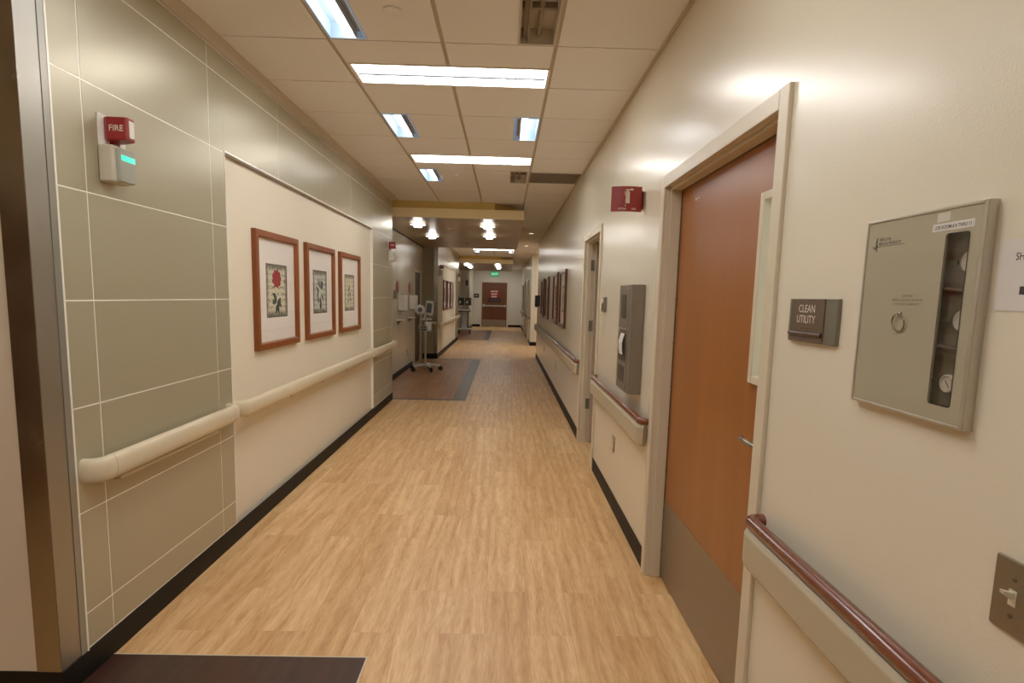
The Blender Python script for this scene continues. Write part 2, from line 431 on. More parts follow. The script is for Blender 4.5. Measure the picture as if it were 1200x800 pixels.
# ------------------------------------------------------------------ left wall
def wall_left_section(name, y0, y1, r0, r1, joints, ztop=2.81):
    """olive metal panels with aluminium joints around a cream recess"""
    root = struct(bpy.data.objects.new(name, None)); COL.objects.link(root)
    xb = XL-.026
    e = MB(); e.box(XL-.14, xb, y0, y1, 0, H+.02); e.build('recessed_wall', M_CREAM, root)
    e = MB(); e.box(xb-.01, XL-.001, y0, r0-.003, .105, ztop); e.box(xb-.01, XL-.001, r1+.003, y1, .105, ztop); e.box(xb-.01, XL-.001, r0-.003, r1+.003, 2.292, ztop)
    e.box(xb-.03, XL, y0, y1, ztop, H+.01)
    e.build('joint_channel', M_JOINT, root)
    zs = [.112,.252,.655,1.062,1.466,1.876,2.287,2.69,ztop]
    e = MB(); gp = .0026
    ys = [y0]+[j for j in joints if y0 < j < y1]+[y1]
    for a, c in zip(ys, ys[1:]):
        for z0, z1 in zip(zs, zs[1:]):
            rects = [(a+gp, c-gp, z0+gp, z1-gp)]
            rects = subtract(rects, (r0-.002, r1+.002, 0, 2.290)) if True else rects
            for r in rects:
                e.box(XL-.02, XL, r[0], r[1], r[2], r[3])
    o = e.build('wall_panel_cladding', M_OLIVE, root, bevel=.001)
    # thin aluminium edge around the recess
    e = MB(); t = .006
    e.box(XL-.026, XL+.003, r0-t, r0, .105, 2.292); e.box(XL-.026, XL+.003, r1, r1+t, .105, 2.292)
    e.box(XL-.0255, XL+.004, r0-t-.001, r1+t+.001, 2.288, 2.298)
    e.build('recess_edge_trim', M_JOINT, root)
    e = MB(); e.box(XL-.0258, XL-.002, r0, r1, 2.280, 2.288); e.build('recess_head_painted_shade', M_DUCT, root)  # gray strip paints in the shade under the recess head
    return root
wall_left_section('wall_left', 2.062, 8.0, 3.288, 6.83, [2.212,3.132,4.05,4.97,5.89,6.83,7.75])
wall_left_section('wall_left_far', 13.38, 19.3, 14.44, 18.1, [13.6,14.44,15.36,16.28,17.2,18.1,18.9])
# crown strip at ceiling
for i, (a, c) in enumerate(((1.93,8.0),(13.38,19.3))):
    e = MB(); e.prism([(XL-.001,2.812),(XL+.012,2.812),(XL+.018,2.835),(XL+.045,2.86),(XL+.045,H+.003),(XL-.001,H+.003)], a, c, 'y')
    struct(e.build('trim_%d' % (i+1), M_GRID))
# corner at the near end, with steel guard
e = MB(); e.box(XL-.14, XL-.002, 1.945, 2.041, 0, H+.02); e.box(-3.4, XL-.002, 1.932, 2.072, 0, H+.02)
struct(e.build('wall_entry', M_PINK))
cg = tag(bpy.data.objects.new('corner_guard', None), 'tall brushed steel corner guard at the near left wall corner', 'corner guard'); COL.objects.link(cg)
cg.location = (XL, 1.932, .105)
e = MB(); e.box(-.088, .002, -.003, 0, 0, 2.70); e.build('front_wing', M_STEEL, cg, bevel=.001)
e = MB(); e.box(-.001, .002, -.001, .092, 0, 2.70); e.build('side_wing', M_SIDEW, cg, bevel=.001)
e = MB(); e.box(XL-.02, XL+.004, 2.0255, 2.055, .105, H); struct(e.build('trim_3', M_TRIMG))
e = MB(); e.box(XL-.02, XL+.0055, 2.055, 2.063, .105, H); struct(e.build('trim_6', M_JOINT))
# alcove walls
e = MB(); e.box(XA-.14, XA, 7.86, 12.10, 0, H+.02); e.box(XA-.14, XA, 13.02, 13.50, 0, H+.02); e.box(XA-.14, XA, 12.10, 13.02, 2.03, H+.02)
struct(e.build('wall_alcove', M_WALL))
e = MB(); e.box(XA, XL-.14, 7.88, 8.0, 0, H+.02); e.box(XL-.141, XL-.001, 7.93, 8.001, 0, H)
struct(e.build('wall_alcove_return', M_OLIVE))
M_TANW = mat('tan_alcove_wall', (150,138,108), .5)  # even tan colour of the alcove end wall
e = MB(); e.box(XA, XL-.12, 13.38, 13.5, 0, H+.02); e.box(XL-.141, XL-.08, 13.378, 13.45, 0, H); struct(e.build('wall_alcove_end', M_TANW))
e = MB(); e.box(XA-.14, XA, 19.1, 25.1, 0, H+.02); struct(e.build('wall_alcove_far', M_OLIVE))
e = MB(); e.box(XA, XL-.14, 19.18, 19.3, 0, H+.02); e.box(XA, XL, 25.0, 25.12, 0, H+.02); e.box(XL-.14, XL, 25.12, YE, 0, H+.02)
struct(e.build('wall_left_end', M_WALL))
g2 = tag(copy_tree(cg), 'gray steel corner guard on the far corner of the first alcove', 'corner guard'); g2.location = (XL, 13.375, .105)
g3 = tag(copy_tree(cg), 'steel corner guard on the wall corner behind the monitor cart', 'corner guard'); g3.location = (XL, 24.996, .105)

e = MB(); e.box(XA, XA+.012, 8.3, 13.38, 2.612, 2.631); struct(e.build('trim_5', M_BASE))  # black strip drawn in for the dark shadow line at the wall top
# baseboards
def base(name, pts, t=.006, h=.108):
    e = MB(); e.sweep([(p[0],p[1],0) for p in pts], [(0,0),(t,0),(t,h-.004),(t-.003,h),(0,h)]); return struct(e.build(name, M_BASE))
base('baseboard_entry', [(-3.38,1.932),(XL,1.932),(XL,3.286)] )
base('baseboard_left', [(XL-.0,3.284),(XL-.0,8.0),(XL-.3,8.0)])
base('baseboard_alcove', [(XA,8.05),(XA,12.02)])
base('baseboard_alcove_end', [(XA,13.38),(XL,13.376),(XL,19.3)], h=.12)
base('baseboard_alcove_far', [(XA,19.4),(XA,25.0),(XL,24.994),(XL,YE)], h=.12)

# ------------------------------------------------------------------ right wall
D1 = (1.738,2.94,2.095); D2 = (4.90,5.82,2.10)
D3 = (19.2,20.2,2.1); D4 = (22.2,23.3,2.1)
def wall_right_section(name, y0, y1, doors):
    e = MB(); rr = [(y0, y1, 0, H+.02)]
    for a, c, z in doors: rr = subtract(rr, (a-.03, c+.03, -1, z+.03))
    for r in rr: e.box(XR, XR+.16, *r)
    return struct(e.build(name, M_WALL, fix=True))
wall_right_section('wall_right', Y0, 14.2, [D1, D2])
wall_right_section('wall_right_far', 17.6, YE, [D3, D4])
e = MB(); e.box(XR+.161, 3.2, 14.06, 14.2, 0, H+.02); e.box(XR+.161, 3.2, 17.6, 17.74, 0, H+.02); e.box(3.2, 3.3, 14.0, 17.8, 0, H+.02)
struct(e.build('wall_passage', M_CREAM))
for nm, ys in (('baseboard_right', [(2.999,4.845)]), ('baseboard_right_middle', [(5.885,14.2)]), ('baseboard_right_near', [(Y0,1.67)]), ('baseboard_right_far', [(17.6,19.14),(20.26,22.14),(23.36,YE)])):
    e = MB()
    for a, c in ys: e.box(XR-.006, XR, a, c, 0, .115)
    struct(e.build(nm, M_BASE))
base('baseboard_passage', [(XR-.001,17.599),(3.2,17.599)], h=.12)
e = MB(); e.box(XR-.018, XR-.0005, Y0, 14.2, H-.012, H+.004); struct(e.build('trim_4', M_GRID))
# end wall and the wall behind the camera
e = MB(); e.box(-3.4, 3.3, YE, YE+.15, 0, H+.02); struct(e.build('wall_end', mat('pale_gray_end_wall', (206,202,192), .5)))
e = MB(); e.box(-3.4, 3.3, Y0-.15, Y0, 0, H+.02); struct(e.build('wall_back', M_CREAM))
e = MB(); e.box(-3.5, -3.4, Y0, 2.0, 0, H+.02); struct(e.build('wall_cross', M_CREAM))
e = MB(); e.box(XL+.002, -1.16, YE-.008, YE, 0, .12); e.box(.17, XR-.002, YE-.008, YE, 0, .12); struct(e.build('baseboard_end', M_BASE))

# ------------------------------------------------------------------ doors on the right wall
def door_frame(y0, y1, zt, root, depth=.16, fw=.06, leafx=.077):
    e = MB(); pr = .014; x0 = XR-pr; x1 = XR+depth
    # casing faces (proud of the wall) and jambs as one welded frame
    e.box(x0, XR, y0-fw, y0, 0, zt+fw); e.box(x0, XR, y1, y1+fw, 0, zt+fw); e.box(x0, XR, y0, y1, zt, zt+fw)
    e.box(XR-.0005, x1, y0-.03, y0, 0, zt); e.box(XR-.0005, x1, y1, y1+.03, 0, zt); e.box(XR-.0005, x1, y0-.03, y1+.03, zt, zt+.03)
    s0, s1, st = XR+.02, XR+leafx-.003, .014       # stop
    e.box(s0, s1, y0, y0+st, 0, zt-.0); e.box(s0, s1, y1-st, y1, 0, zt); e.box(s0, s1, y0+st, y1-st, zt-st, zt)
    return e.build('door_frame', M_FRAMEP, root, bevel=.003)
d1 = struct(bpy.data.objects.new('door_1', None)); COL.objects.link(d1)
y0, y1, zt = D1
door_frame(y0, y1, zt, d1)
lx = XR+.077
wy0, wy1, wz0, wz1 = 1.80, 1.985, 1.235, 1.90     # vision panel
e = MB(); rr = subtract([(y0+.004, y1-.004, .008, zt-.004)], (wy0+.02, wy1-.02, wz0+.02, wz1-.02))
for r in rr: e.box(lx, lx+.045, *r)
leaf = e.build('door_leaf', M_DOOR, d1)
e = MB(); e.box(lx-.0025, lx, y0+.012, y1-.012, .012, .448); e.build('kick_plate', M_STEELK, d1, bevel=.0008)
e = MB()
for r in subtract([(wy0,wy1,wz0,wz1)], (wy0+.03,wy1-.03,wz0+.03,wz1-.03)): e.box(lx-.016, lx+.03, *r)
e.build('window_frame', M_FRAMEP, d1, bevel=.004)
e = MB(); e.add([(lx+.012,wy1-.03,wz0+.03),(lx+.012,wy0+.03,wz0+.03),(lx+.012,wy0+.03,wz1-.03),(lx+.012,wy1-.03,wz1-.03)], [[0,1,2,3]]); e.build('window_pane', M_GLASS, d1, fix=False)
e = MB(); z = wz0+.02
while z < wz1-.02:
    e.add([(lx+.036,wy0+.022,z),(lx+.036,wy1-.022,z),(lx+.046,wy1-.022,z+.010),(lx+.046,wy0+.022,z+.010)], [[0,1,2,3]]); z += .0105
e.build('mini_blind', M_BLIND, d1, fix=False)
e = MB(); e.bbox(lx-.006, lx, 1.765, 1.815, 1.005, 1.085, .008); e.cyl((lx,1.79,1.045),(lx-.055,1.79,1.045),.011)
e.tube([(lx-.05,1.785,1.045),(lx-.056,1.80,1.045),(lx-.056,1.90,1.045),(lx-.05,1.918,1.044)], .0105, 12)
e.build('door_handle', M_STEEL, d1, smooth=True)
e = MB()
for zz in (.3, 1.1, 1.85): e.cyl((lx-.004,y1-.004,zz-.055),(lx-.004,y1-.004,zz+.055),.007)
e.build('hinge', M_STEEL, d1, smooth=True)
e = MB(); e.box(lx-.004, lx-.0005, y1-.018, y1-.014, .02, zt-.02); e.box(lx-.004, lx-.0005, y0+.02, y1-.02, zt-.018, zt-.014)
for k in range(9): e.cyl((lx-.003,y1-.016,.15+k*.23),(lx-.0065,y1-.016,.15+k*.23),.003,n=8)
e.build('door_seal', M_BRONZE, d1)
e = MB(); e.cyl((lx,2.70,2.0),(lx-.004,2.70,2.0),.008); e.cyl((lx,2.66,2.0),(lx-.004,2.66,2.0),.006); e.build('door_bumper', M_WHITE, d1)
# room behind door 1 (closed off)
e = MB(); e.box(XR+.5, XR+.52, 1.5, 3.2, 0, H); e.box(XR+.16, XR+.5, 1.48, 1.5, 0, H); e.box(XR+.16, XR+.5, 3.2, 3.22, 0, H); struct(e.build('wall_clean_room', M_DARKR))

# door 2: stands open into the room
d2 = struct(bpy.data.objects.new('door_2', None)); COL.objects.link(d2)
y0, y1, zt = D2
door_frame(y0, y1, zt, d2)
e = MB(); e.box(XR+.10, XR+.98, y1-.055, y1-.012, .008, zt-.006); e.build('door_leaf', mat('pinkish_beige_door', (168,148,128), .45), d2, bevel=.002)
for zz in (.42, 1.24, 1.86):
    e = MB(); e.box(XR+.055, XR+.098, y1-.020, y1-.0145, zz-.055, zz+.055); e.cyl((XR+.099,y1-.02,zz-.057),(XR+.099,y1-.02,zz+.057),.008)
    e.build('hinge', M_SIGNG, d2)
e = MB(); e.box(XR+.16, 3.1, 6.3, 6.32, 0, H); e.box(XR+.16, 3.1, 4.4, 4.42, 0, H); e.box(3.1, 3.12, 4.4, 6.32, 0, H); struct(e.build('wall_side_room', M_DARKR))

for i, (y0, y1, zt) in enumerate((D3, D4)):
    dd = struct(bpy.data.objects.new('door_%d' % (i+3), None)); COL.objects.link(dd)
    door_frame(y0, y1, zt, dd)
    e = MB(); e.box(XR+.077, XR+.12, y0+.004, y1-.004, .008, zt-.004); e.build('door_leaf', M_DOORD, dd)
    e = MB(); e.box(XR+.074, XR+.077, y0+.02, y1-.02, .015, .4); e.build('kick_plate', M_STEELK, dd)

# exit door in the end wall
d5 = struct(bpy.data.objects.new('door_5', None)); COL.objects.link(d5)
yy = YE
e = MB(); e.box(-1.22,-1.15, yy-.02, yy, 0, 2.26); e.box(.09,.16, yy-.02, yy, 0, 2.26); e.box(-1.15,.09, yy-.02, yy, 2.2, 2.26); e.build('door_frame', M_FRAMEP, d5, bevel=.003)
box('door_leaf', (-1.15,.09, yy-.012, yy, .01, 2.2), M_DOORD, d5)
box('kick_plate', (-1.12,.06, yy-.016, yy-.012, .02, .36), M_STEELK, d5)
e = MB(); e.bbox(-1.10,.04, yy-.075, yy-.035, 1.02, 1.085, .01, ax='x'); e.box(-1.12,-1.0, yy-.06, yy-.01, 1.0, 1.13); e.box(-.02,.06, yy-.05, yy-.01, 1.0, 1.11)
e.build('push_bar', M_ALU, d5)
box('notice_board', (-.76,-.32, yy-.018, yy-.012, 1.42, 1.82), M_REDD, d5)
box('warning_strip', (-.84,-.22, yy-.022, yy-.018, 1.24, 1.44), M_BLACK, d5)
e = MB(); random.seed(3)
for zz, w in ((1.76,.17), (1.63,.15), (1.50,.13)):      # the three illegible pale lines
    x = -.54-w
    while x < -.54+w:
        ww = random.uniform(.02,.04); e.box(x, min(x+ww,-.54+w), yy-.0195, yy-.018, zz-.028, zz+.028); x += ww+.012
e.build('notice_lettering', M_WHITE, d5)
box('dark_strip_marks', (-.76,-.30, yy-.0235, yy-.022, 1.33, 1.37), M_BRONZE, d5)

# brown door across the side corridor (seen in the steel corner guard)
d6 = struct(bpy.data.objects.new('door_6', None)); COL.objects.link(d6)
e = MB(); e.box(-3.4,-3.38,-.75,-.69,0,2.16); e.box(-3.4,-3.38,.69,.75,0,2.16); e.box(-3.4,-3.38,-.69,.69,2.1,2.16); e.build('door_frame', M_FRAMEP, d6)
box('door_leaf', (-3.4,-3.388,-.69,.69,.01,2.1), M_DOORD, d6)

# ------------------------------------------------------------------ light fixtures
def bar_fixture():
    r = thing('ceiling_light', '', 'ceiling light', (0,0,0), 0)
    w, d = 1.19, .305
    e = MB()   # white flange + housing walls (origin = centre of the opening at ceiling level)
    for q in subtract([(-w/2-.004,w/2+.004,-d/2-.004,d/2+.004)], (-w/2+.012,w/2-.012,-d/2+.012,d/2-.012)): e.box(*q, -.004, .03)
    e.box(-w/2, w/2, -d/2, d/2, .03, .035)
    e.build('housing', M_WHITE, r)
    e = MB(); e.box(-w/2+.02, w/2-.02, -.0095, .0095, -.007, .028); e.build('centre_rib', M_RIB, r)
    for s in (-1, 1):
        e = MB(); a, c = sorted((s*.012, s*(d/2-.014)))
        e.bbox(-w/2+.02, w/2-.02, a, c, -.003, .026, .01, ax='x'); e.build('lens', M_LIGHT, r)
    return r
def strip_fixture(lit=True, mirror=False):
    r = thing('ceiling_light', '', 'ceiling light', (0,0,0), 0)
    w, d = .19, .605; s = -1 if mirror else 1
    e = MB()
    for q in subtract([(-w/2-.004,w/2+.004,-d/2-.004,d/2+.004)], (-w/2+.006,w/2-.006,-d/2+.006,d/2-.006)): e.box(*q, -.004, .075)
    e.box(-w/2, w/2, -d/2, d/2, .075, .08)
    e.build('housing', M_BLUEI if lit else M_UNLIT, r)
    e = MB(); e.box(*sorted((s*.042, s*.050)), -d/2+.008, d/2-.008, .0, .072); e.box(*sorted((s*.050, s*.072)), -d/2+.008, d/2-.008, .03, .036); e.build('baffle', M_BAFF if lit else M_DUCT, r)
    if lit:
        e = MB(); x = s*.008; e.bbox(x-.027, x+.027, -d/2+.02, d/2-.02, .012, .04, .012, ax='y'); e.build('lamp', M_LIGHT2, r)
    else:
        e = MB(); x = s*-.01; e.cyl((x,-d/2+.01,.045),(x,d/2-.01,.045),.013); e.box(-w/2+.01,w/2-.01,-.01,.01,.03,.06)
        e.build('lamp', M_DUCT, r, smooth=True)
    return r
bl = ['bright double-lens light bar across the near ceiling, closest in view', 'second bright light bar across the ceiling, before the first yellow soffit', 'light bar in the ceiling above the camera', 'light bar in the ceiling behind the camera', 'small distant light bar between the two yellow soffits', 'light bar beyond the second yellow soffit near the exit door']
B0 = bar_fixture()
for i, (q, l) in enumerate(zip(bars, bl)):
    o = B0 if i == 0 else copy_tree(B0)
    o.location = ((q[0]+q[1])/2, (q[2]+q[3])/2, H); tag(o, l, 'ceiling light', 'crosswise fluorescent light bars')
ll = ['lit narrow recessed light cut by the top edge of the photo at left', 'small lit recessed light at left between the two light bars', 'small lit recessed light at left before the yellow soffit', 'small lit recessed light at right between the two light bars', 'lit recessed light over the camera', 'left recessed light just behind the distant light bar', 'right recessed light just behind the distant light bar', 'lit recessed light behind the camera']
L0 = strip_fixture(True); L1 = None
for i, (q, l) in enumerate(zip(lits, ll)):
    if q[0] > 0:
        if L1 is None: L1 = strip_fixture(True, True); o = L1
        else: o = copy_tree(L1)
    else: o = L0 if i == 0 else copy_tree(L0)
    o.location = ((q[0]+q[1])/2, (q[2]+q[3])/2, H); tag(o, l, 'ceiling light', 'lit lengthwise recessed lights')
U0 = strip_fixture(False, True)
for i, (q, l) in enumerate(zip(unlits, ['dark unlit recessed light cut by the top edge of the photo', 'small dark unlit recessed light beside the gray ceiling grille'])):
    o = U0 if i == 0 else copy_tree(U0)
    o.location = ((q[0]+q[1])/2, (q[2]+q[3])/2, H); tag(o, l, 'ceiling light', 'unlit lengthwise recessed lights')
# grille
o = thing('ceiling_grille', 'gray flat air grille in the ceiling beside the right wall', 'air grille', ((grille[0]+grille[1])/2, (grille[2]+grille[3])/2, H))
w, d = grille[1]-grille[0], grille[3]-grille[2]
e = MB()
for q in subtract([(-w/2,w/2,-d/2,d/2)], (-w/2+.02,w/2-.02,-d/2+.02,d/2-.02)): e.box(*q, -.002, .02)
e.build('frame', M_DUCT, o)
e = MB(); e.box(-w/2+.02,w/2-.02,-d/2+.02,d/2-.02,.014,.02)
for k in range(24):
    y = -d/2+.025+k*(d-.05)/23; e.box(-w/2+.02,w/2-.02,y-.003,y+.003,0,.014)
e.build('louvers', M_DUCT, o)
# passage light (added to brighten the facing wall) and pot lights
o = thing('ceiling_light', 'unseen square ceiling light added inside the side passage', 'ceiling light', (1.8,15.9,H))
box('housing', (-.3,.3,-.3,.3,.02,.04), M_WHITE, o); box('lens', (-.27,.27,-.27,.27,.008,.02), M_LIGHT, o)
for i, (x, y) in enumerate(pots):
    if i == 0:
        P0 = thing('recessed_downlight', '', 'downlight', (x,y,H))
        e = MB(); e.lathe([(.05,.03),(.052,0),(.085,-.003),(.085,-.006),(.05,-.006),(.045,.03)], (0,0,0), (0,0,1), 24); e.box(-.05,.05,-.05,.05,.03,.036); e.build('trim_ring', M_WHITE, P0, smooth=True)
        e = MB(); e.lathe([(0,.018),(.044,.018),(.044,.026),(0,.026)], (0,0,0), (0,0,1), 24); e.build('lamp', M_POT, P0); o = P0
    else: o = copy_tree(P0)
    o.location = (x,y,H); tag(o, ['dim round downlight in the ceiling strip right of the soffit', 'farther dim round downlight in the ceiling by the right wall'][i], 'downlight')
# soffit drum downlights
def drum():
    r = thing('soffit_downlight', '', 'downlight')
    e = MB(); e.lathe([(0,.03),(.062,.03),(.062,-.03),(.056,-.034),(0,-.034)], (0,0,0), (0,0,1), 24); e.build('glass_drum', M_DOWN, r, smooth=True)
    e = MB(); e.lathe([(.062,.008),(.118,.004),(.12,0),(.118,-.003),(.062,-.002)], (0,0,0), (0,0,1), 28); e.build('glass_disc', mat('frosted_disc', (235,240,236), .25, emit=(235,245,240), estr=1.0), r, smooth=True)
    e = MB(); e.lathe([(0,.032),(.07,.032),(.07,.03),(0,.03)], (0,0,0), (0,0,1), 24); e.build('mount', M_WHITE, r)
    return r
DL = [(-1.39,8.95), (-.30,8.95), (-1.385,10.65), (-.31,10.45), (-1.36,19.8), (-.28,19.9), (-1.34,21.4), (-.27,21.6)]
dn = ['near left', 'near right', 'rear left', 'rear right']
T0 = drum()
for i, (x, y) in enumerate(DL):
    o = T0 if i == 0 else copy_tree(T0)
    o.location = (x, y, 2.600)
    tag(o, 'glowing glass drum light under the %s yellow-edged soffit, %s of its four' % ('first' if i < 4 else 'second', dn[i%4]), 'downlight', 'glass drum lights under the soffits')
# small round ceiling devices
for x, y, zz, r, l in ((-.57,2.86,H,.045,'round white sprinkler cover plate in the near ceiling'), (-.56,6.5,H,.045,'small round cover plate in the ceiling between two light bars'),
                    (-.95,9.6,2.632,.04,'small dark round sprinkler under the first soffit'), (-.85,12.3,2.632,.04,'far small dark sprinkler under the first soffit')):
    e = MB(); e.lathe([(0,0),(r,0),(r,-.006),(r*.9,-.009),(0,-.010)], (0,0,0), (0,0,1), 28)
    tag(e.build('sprinkler_cover', M_CEIL if zz == H else M_DUCT, None, (x,y,zz), smooth=True), l, 'sprinkler')

# ------------------------------------------------------------------ handrails
def oval(a, b, n=18, e_=2.4):
    return [(a*math.copysign(abs(math.cos(t))**(2/e_), math.cos(t)), b*math.copysign(abs(math.sin(t))**(2/e_), math.sin(t))) for t in [2*PI*k/n for k in range(n)]]
def bend_path(L, out, rb, back0=0, back1=0, n=6):
    """plan path: leaves the wall, bends, runs along +y, bends back"""
    P = [(back0, 0)]
    for k in range(n+1):
        t = k/n*PI/2; P.append((out-rb*math.cos(0)+rb*math.sin(t), rb-rb*math.cos(t)))
    for k in range(n+1):
        t = k/n*PI/2; P.append((out-rb+rb*math.cos(t), L-rb+rb*math.sin(t)))
    P.append((back1, L))
    return P
def left_rail(y0, y1, label, back=-.0, brackets=()):
    r = thing('handrail', label, 'handrail', (XL, y0, .815), 0, 'cream handrails on the left wall')
    L = y1-y0; e = MB()
    e.sweep([(x, y, 0) for x, y in bend_path(L, .058, .045, back, back)], oval(.026, .049)); e.build('rail', M_RAILC, r, smooth=True)
    for yy in (.075, L-.075):
        e = MB(); e.sweep([(.058,yy-.004,0),(.058,yy+.004,0)], oval(.0275,.0505)); e.build('collar', M_RAILC, r, smooth=True)
    e = MB(); e.box(back, back+.03, .16, L-.16, -.085, -.072); e.box(back, back+.008, .16, L-.16, -.085, -.02); e.build('mounting_strip', M_RAILC, r, bevel=.002)
    for yb in brackets:
        e = MB(); e.cyl((back+.02,yb-y0,-.079),(back+.034,yb-y0,-.079),.009); e.cyl((back+.004,yb-y0,-.05),(.06,yb-y0,-.02),.008); e.build('bracket', M_DUCT, r)
    return r
left_rail(2.10, 3.22, 'cream tubular handrail on the nearest olive panels')
left_rail(3.31, 6.66, 'long cream handrail below the three left framed prints', -.026, (4.18,4.92,5.67))
left_rail(6.74, 8.01, 'short cream handrail on the olive panels before the alcove')
left_rail(13.45, 19.25, 'distant cream handrail below the far left framed prints', -.0, (15,16.5,18))
# short rail on the wall facing the camera at the alcove end
r = thing('handrail', 'short handrail on the alcove end wall behind the vitals cart', 'handrail', (-1.9, 13.38, .86), -PI/2)
e = MB(); e.sweep([(x, y, 0) for x, y in bend_path(.26, .05, .03)], oval(.018,.03)); e.build('rail', M_RAILC, r, smooth=True)

def right_rail(y0, y1, label):
    r = thing('handrail', label, 'handrail', (XR, y1, .785), PI, 'mahogany-capped bumper rails on the right wall')
    L = y1-y0
    e = MB(); prof = [(-.020,-.078),(.012,-.078),(.024,-.062),(.024,.03),(.014,.046),(-.020,.046)]
    P = [(0.022,0.0),(.036,.012),(.043,.035),(.043,L-.035),(.036,L-.012),(.022,L)]
    e.sweep([(x,y,0) for x,y in P], prof); e.build('bumper', M_BUMP, r, bevel=.003)
    e = MB(); e.sweep([(x, y, .066) for x, y in bend_path(L, .045, .03)], oval(.021,.019,16,2.2)); e.build('wood_cap', M_RAILW, r, smooth=True)
    for k in range(max(2, int(L/1.2))):
        yb = .2 + k*(L-.4)/max(1, int(L/1.2)-1) if int(L/1.2) > 1 else .2+k*(L-.4)
        e = MB(); e.box(0,.026,yb-.015,yb+.015,-.05,-.01); e.build('bracket', M_BUMP, r)
    return r
right_rail(-.6, 1.655, 'mahogany-capped bumper rail below the wall switch, nearest the camera')
right_rail(3.035, 4.80, 'mahogany-capped bumper rail between the two right doors, below the gray dispenser')
right_rail(5.93, 14.1, 'long mahogany-capped bumper rail below the right framed pictures')
right_rail(17.7, 19.1, 'short dark-capped rail on the far right wall before its first door')
right_rail(20.3, 22.1, 'dark-capped rail on the far right wall between its two doors')
right_rail(23.4, 27.8, 'farthest dark-capped rail on the right wall near the exit door')

# ------------------------------------------------------------------ framed prints
PW, PH = .745, .79
M_PA = print_mat('aged_script_paper', (206,200,172), (98,90,72))
M_PB = print_mat('aged_script_paper_gray', (196,194,176), (112,110,96))
M_PC = print_mat('aged_script_paper_yellow', (204,196,160), (120,112,86))
def ell(e, cy, cz, a, b, rot=0, x=.0, n=14, m=0):
    c, s = math.cos(rot), math.sin(rot)
    e.add([(x, cy+a*math.cos(t)*c-b*math.sin(t)*s, cz+a*math.cos(t)*s+b*math.sin(t)*c) for t in [2*PI*k/n for k in range(n)]], [list(range(n))], m)
def leaf_(e, y, z, ang, L, W, x, m=0):
    c, s = math.cos(ang), math.sin(ang); pts = []
    for u, v in ((0,0),(.25,.42),(.55,.5),(.8,.28),(1,0),(.8,-.25),(.55,-.46),(.25,-.4)):
        pts.append((x, y+L*u*c-W*v*s, z+L*u*s+W*v*c))
    e.add(pts, [list(range(8))], m)
